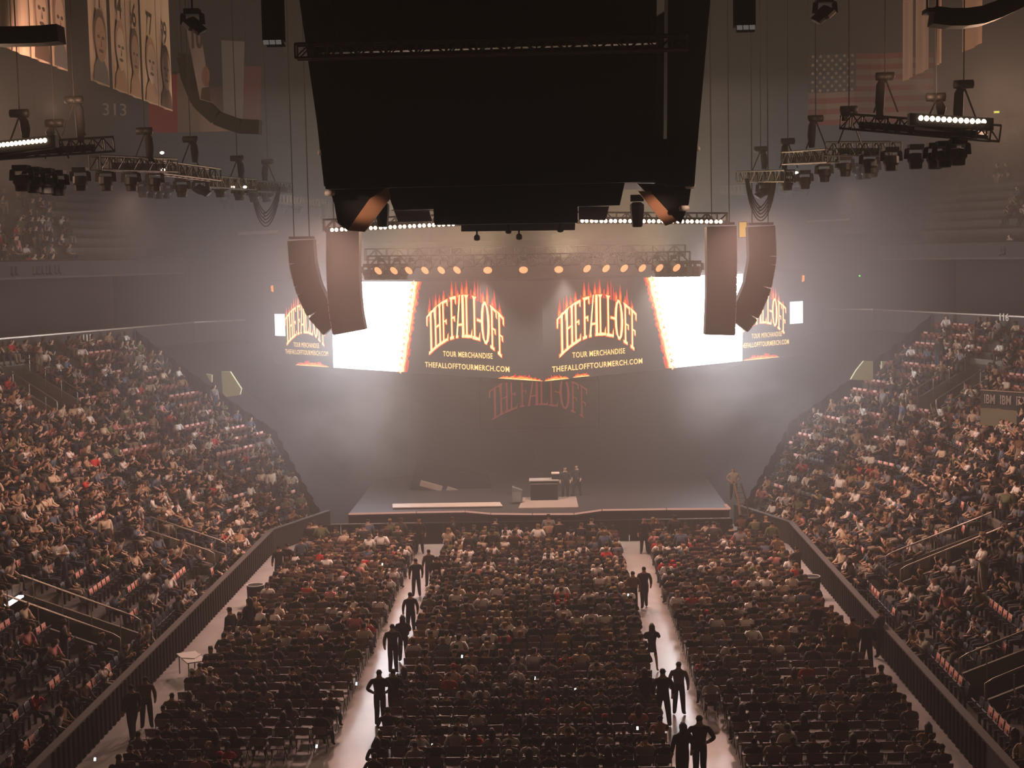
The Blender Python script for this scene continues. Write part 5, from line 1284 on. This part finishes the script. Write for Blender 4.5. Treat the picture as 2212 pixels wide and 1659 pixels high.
# striped-letter advertising boards on the walk-out wall, right
h = hit(2165, 905, 1); f = FAC[1][h[0]] if h else FAC[1][0]; Yb = 74
pa, pb = P(2118, 862, Yb), P(2235, 876, Yb - 2.2); r = empty('advert_board', pa); tag(r, 'dark board with three pale striped-letter logos at the right edge', 'sign')
d = (pb - pa); L = Vector((d.x, d.y, 0)).length; ang = math.atan2(d.y, d.x); r.rotation_euler = (0, 0, ang)
MB().prism([(0, 0, -.42), (L, 0, -.42), (L, 0, .42), (0, 0, .42)], (0, .1, 0)).build('board', mat('board_dark', (.03, .035, .04), .5), r)
MB().prism([(0, .0, -1.3), (L, .0, -1.3), (L, .0, -.45), (0, .0, -.45)], (0, .1, 0)).build('base_wall', M_PALE, r)
MB().box((L / 2, .02, .46), (L, .14, .05)).build('top_rail', M_RAIL, r)
for k in range(3):
    me = text_mesh('IBM', .62, .01, 1.05, .015).copy(); me.materials.clear(); me.materials.append(mat('logo_pale', (.5, .48, .46), .6)); o = link('logo_lettering', me, r); o.rotation_euler = (PI / 2, 0, 0); o.location = (.52 + k * .88, -.02, 0); o.scale = (.62, 1, 1)
    b = MB()
    for s_ in range(7): b.box((.52 + k * .88, -.04, -.19 + s_ * .063), (.78, .01, .016))
    b.build('logo_stripe', mat('board_dark', (.03, .035, .04), .5), r)

# ------------------------------------------------------------------ drifting stage smoke
def smoke(name, c, rad, dens, label, seed):
    bm = bmesh.new(); bmesh.ops.create_icosphere(bm, subdivisions=3, radius=1); me = bpy.data.meshes.new(name); bm.to_mesh(me); bm.free()
    o = link(name, me); o.location = c; o.scale = rad; tag(o, label, 'smoke', kind='stuff')
    M = bpy.data.materials.new(name); M.use_nodes = True; t = M.node_tree; t.nodes.clear(); out = t.nodes.new('ShaderNodeOutputMaterial'); v = t.nodes.new('ShaderNodeVolumeScatter')
    v.inputs['Color'].default_value = (.95, .93, .92, 1); v.inputs['Anisotropy'].default_value = .3
    tc = t.nodes.new('ShaderNodeTexCoord'); n = t.nodes.new('ShaderNodeTexNoise'); n.inputs['Scale'].default_value = 1.6; n.inputs['Detail'].default_value = 3; n.noise_dimensions = '4D'; n.inputs['W'].default_value = seed
    ln = t.nodes.new('ShaderNodeVectorMath'); ln.operation = 'LENGTH'; t.links.new(tc.outputs['Object'], ln.inputs[0]); t.links.new(tc.outputs['Object'], n.inputs['Vector'])
    a = t.nodes.new('ShaderNodeMapRange'); a.inputs[1].default_value = 1.0; a.inputs[2].default_value = .1; a.inputs[3].default_value = 0; a.inputs[4].default_value = 1; a.interpolation_type = 'SMOOTHSTEP'; t.links.new(ln.outputs['Value'], a.inputs[0])
    b = t.nodes.new('ShaderNodeMapRange'); b.inputs[1].default_value = .40; b.inputs[2].default_value = .68; b.inputs[3].default_value = 0; b.inputs[4].default_value = dens; t.links.new(n.outputs[0], b.inputs[0])
    mu = t.nodes.new('ShaderNodeMath'); mu.operation = 'MULTIPLY'; t.links.new(a.outputs[0], mu.inputs[0]); t.links.new(b.outputs[0], mu.inputs[1]); t.links.new(mu.outputs[0], v.inputs['Density'])
    t.links.new(v.outputs[0], out.inputs['Volume']); me.materials.append(M)
smoke('smoke_cloud', P(755, 925, 80), (5, 3, 4.8), .4, 'pale smoke cloud drifting below the left white screen', 1.3)
smoke('smoke_cloud', P(1620, 870, 80), (5.5, 3, 3.6), .36, 'pale smoke cloud drifting below the right white screen', 4.1)
for o in list(SC.objects):
    if o.parent is None and o.type in ('MESH', 'EMPTY') and not o.get('kind') and not o.get('category'): o['kind'] = 'structure'
tag_tris = sum(len(o.data.polygons) for o in SC.objects if o.type == 'MESH')
print('objects', len(SC.objects), 'faces', tag_tris)
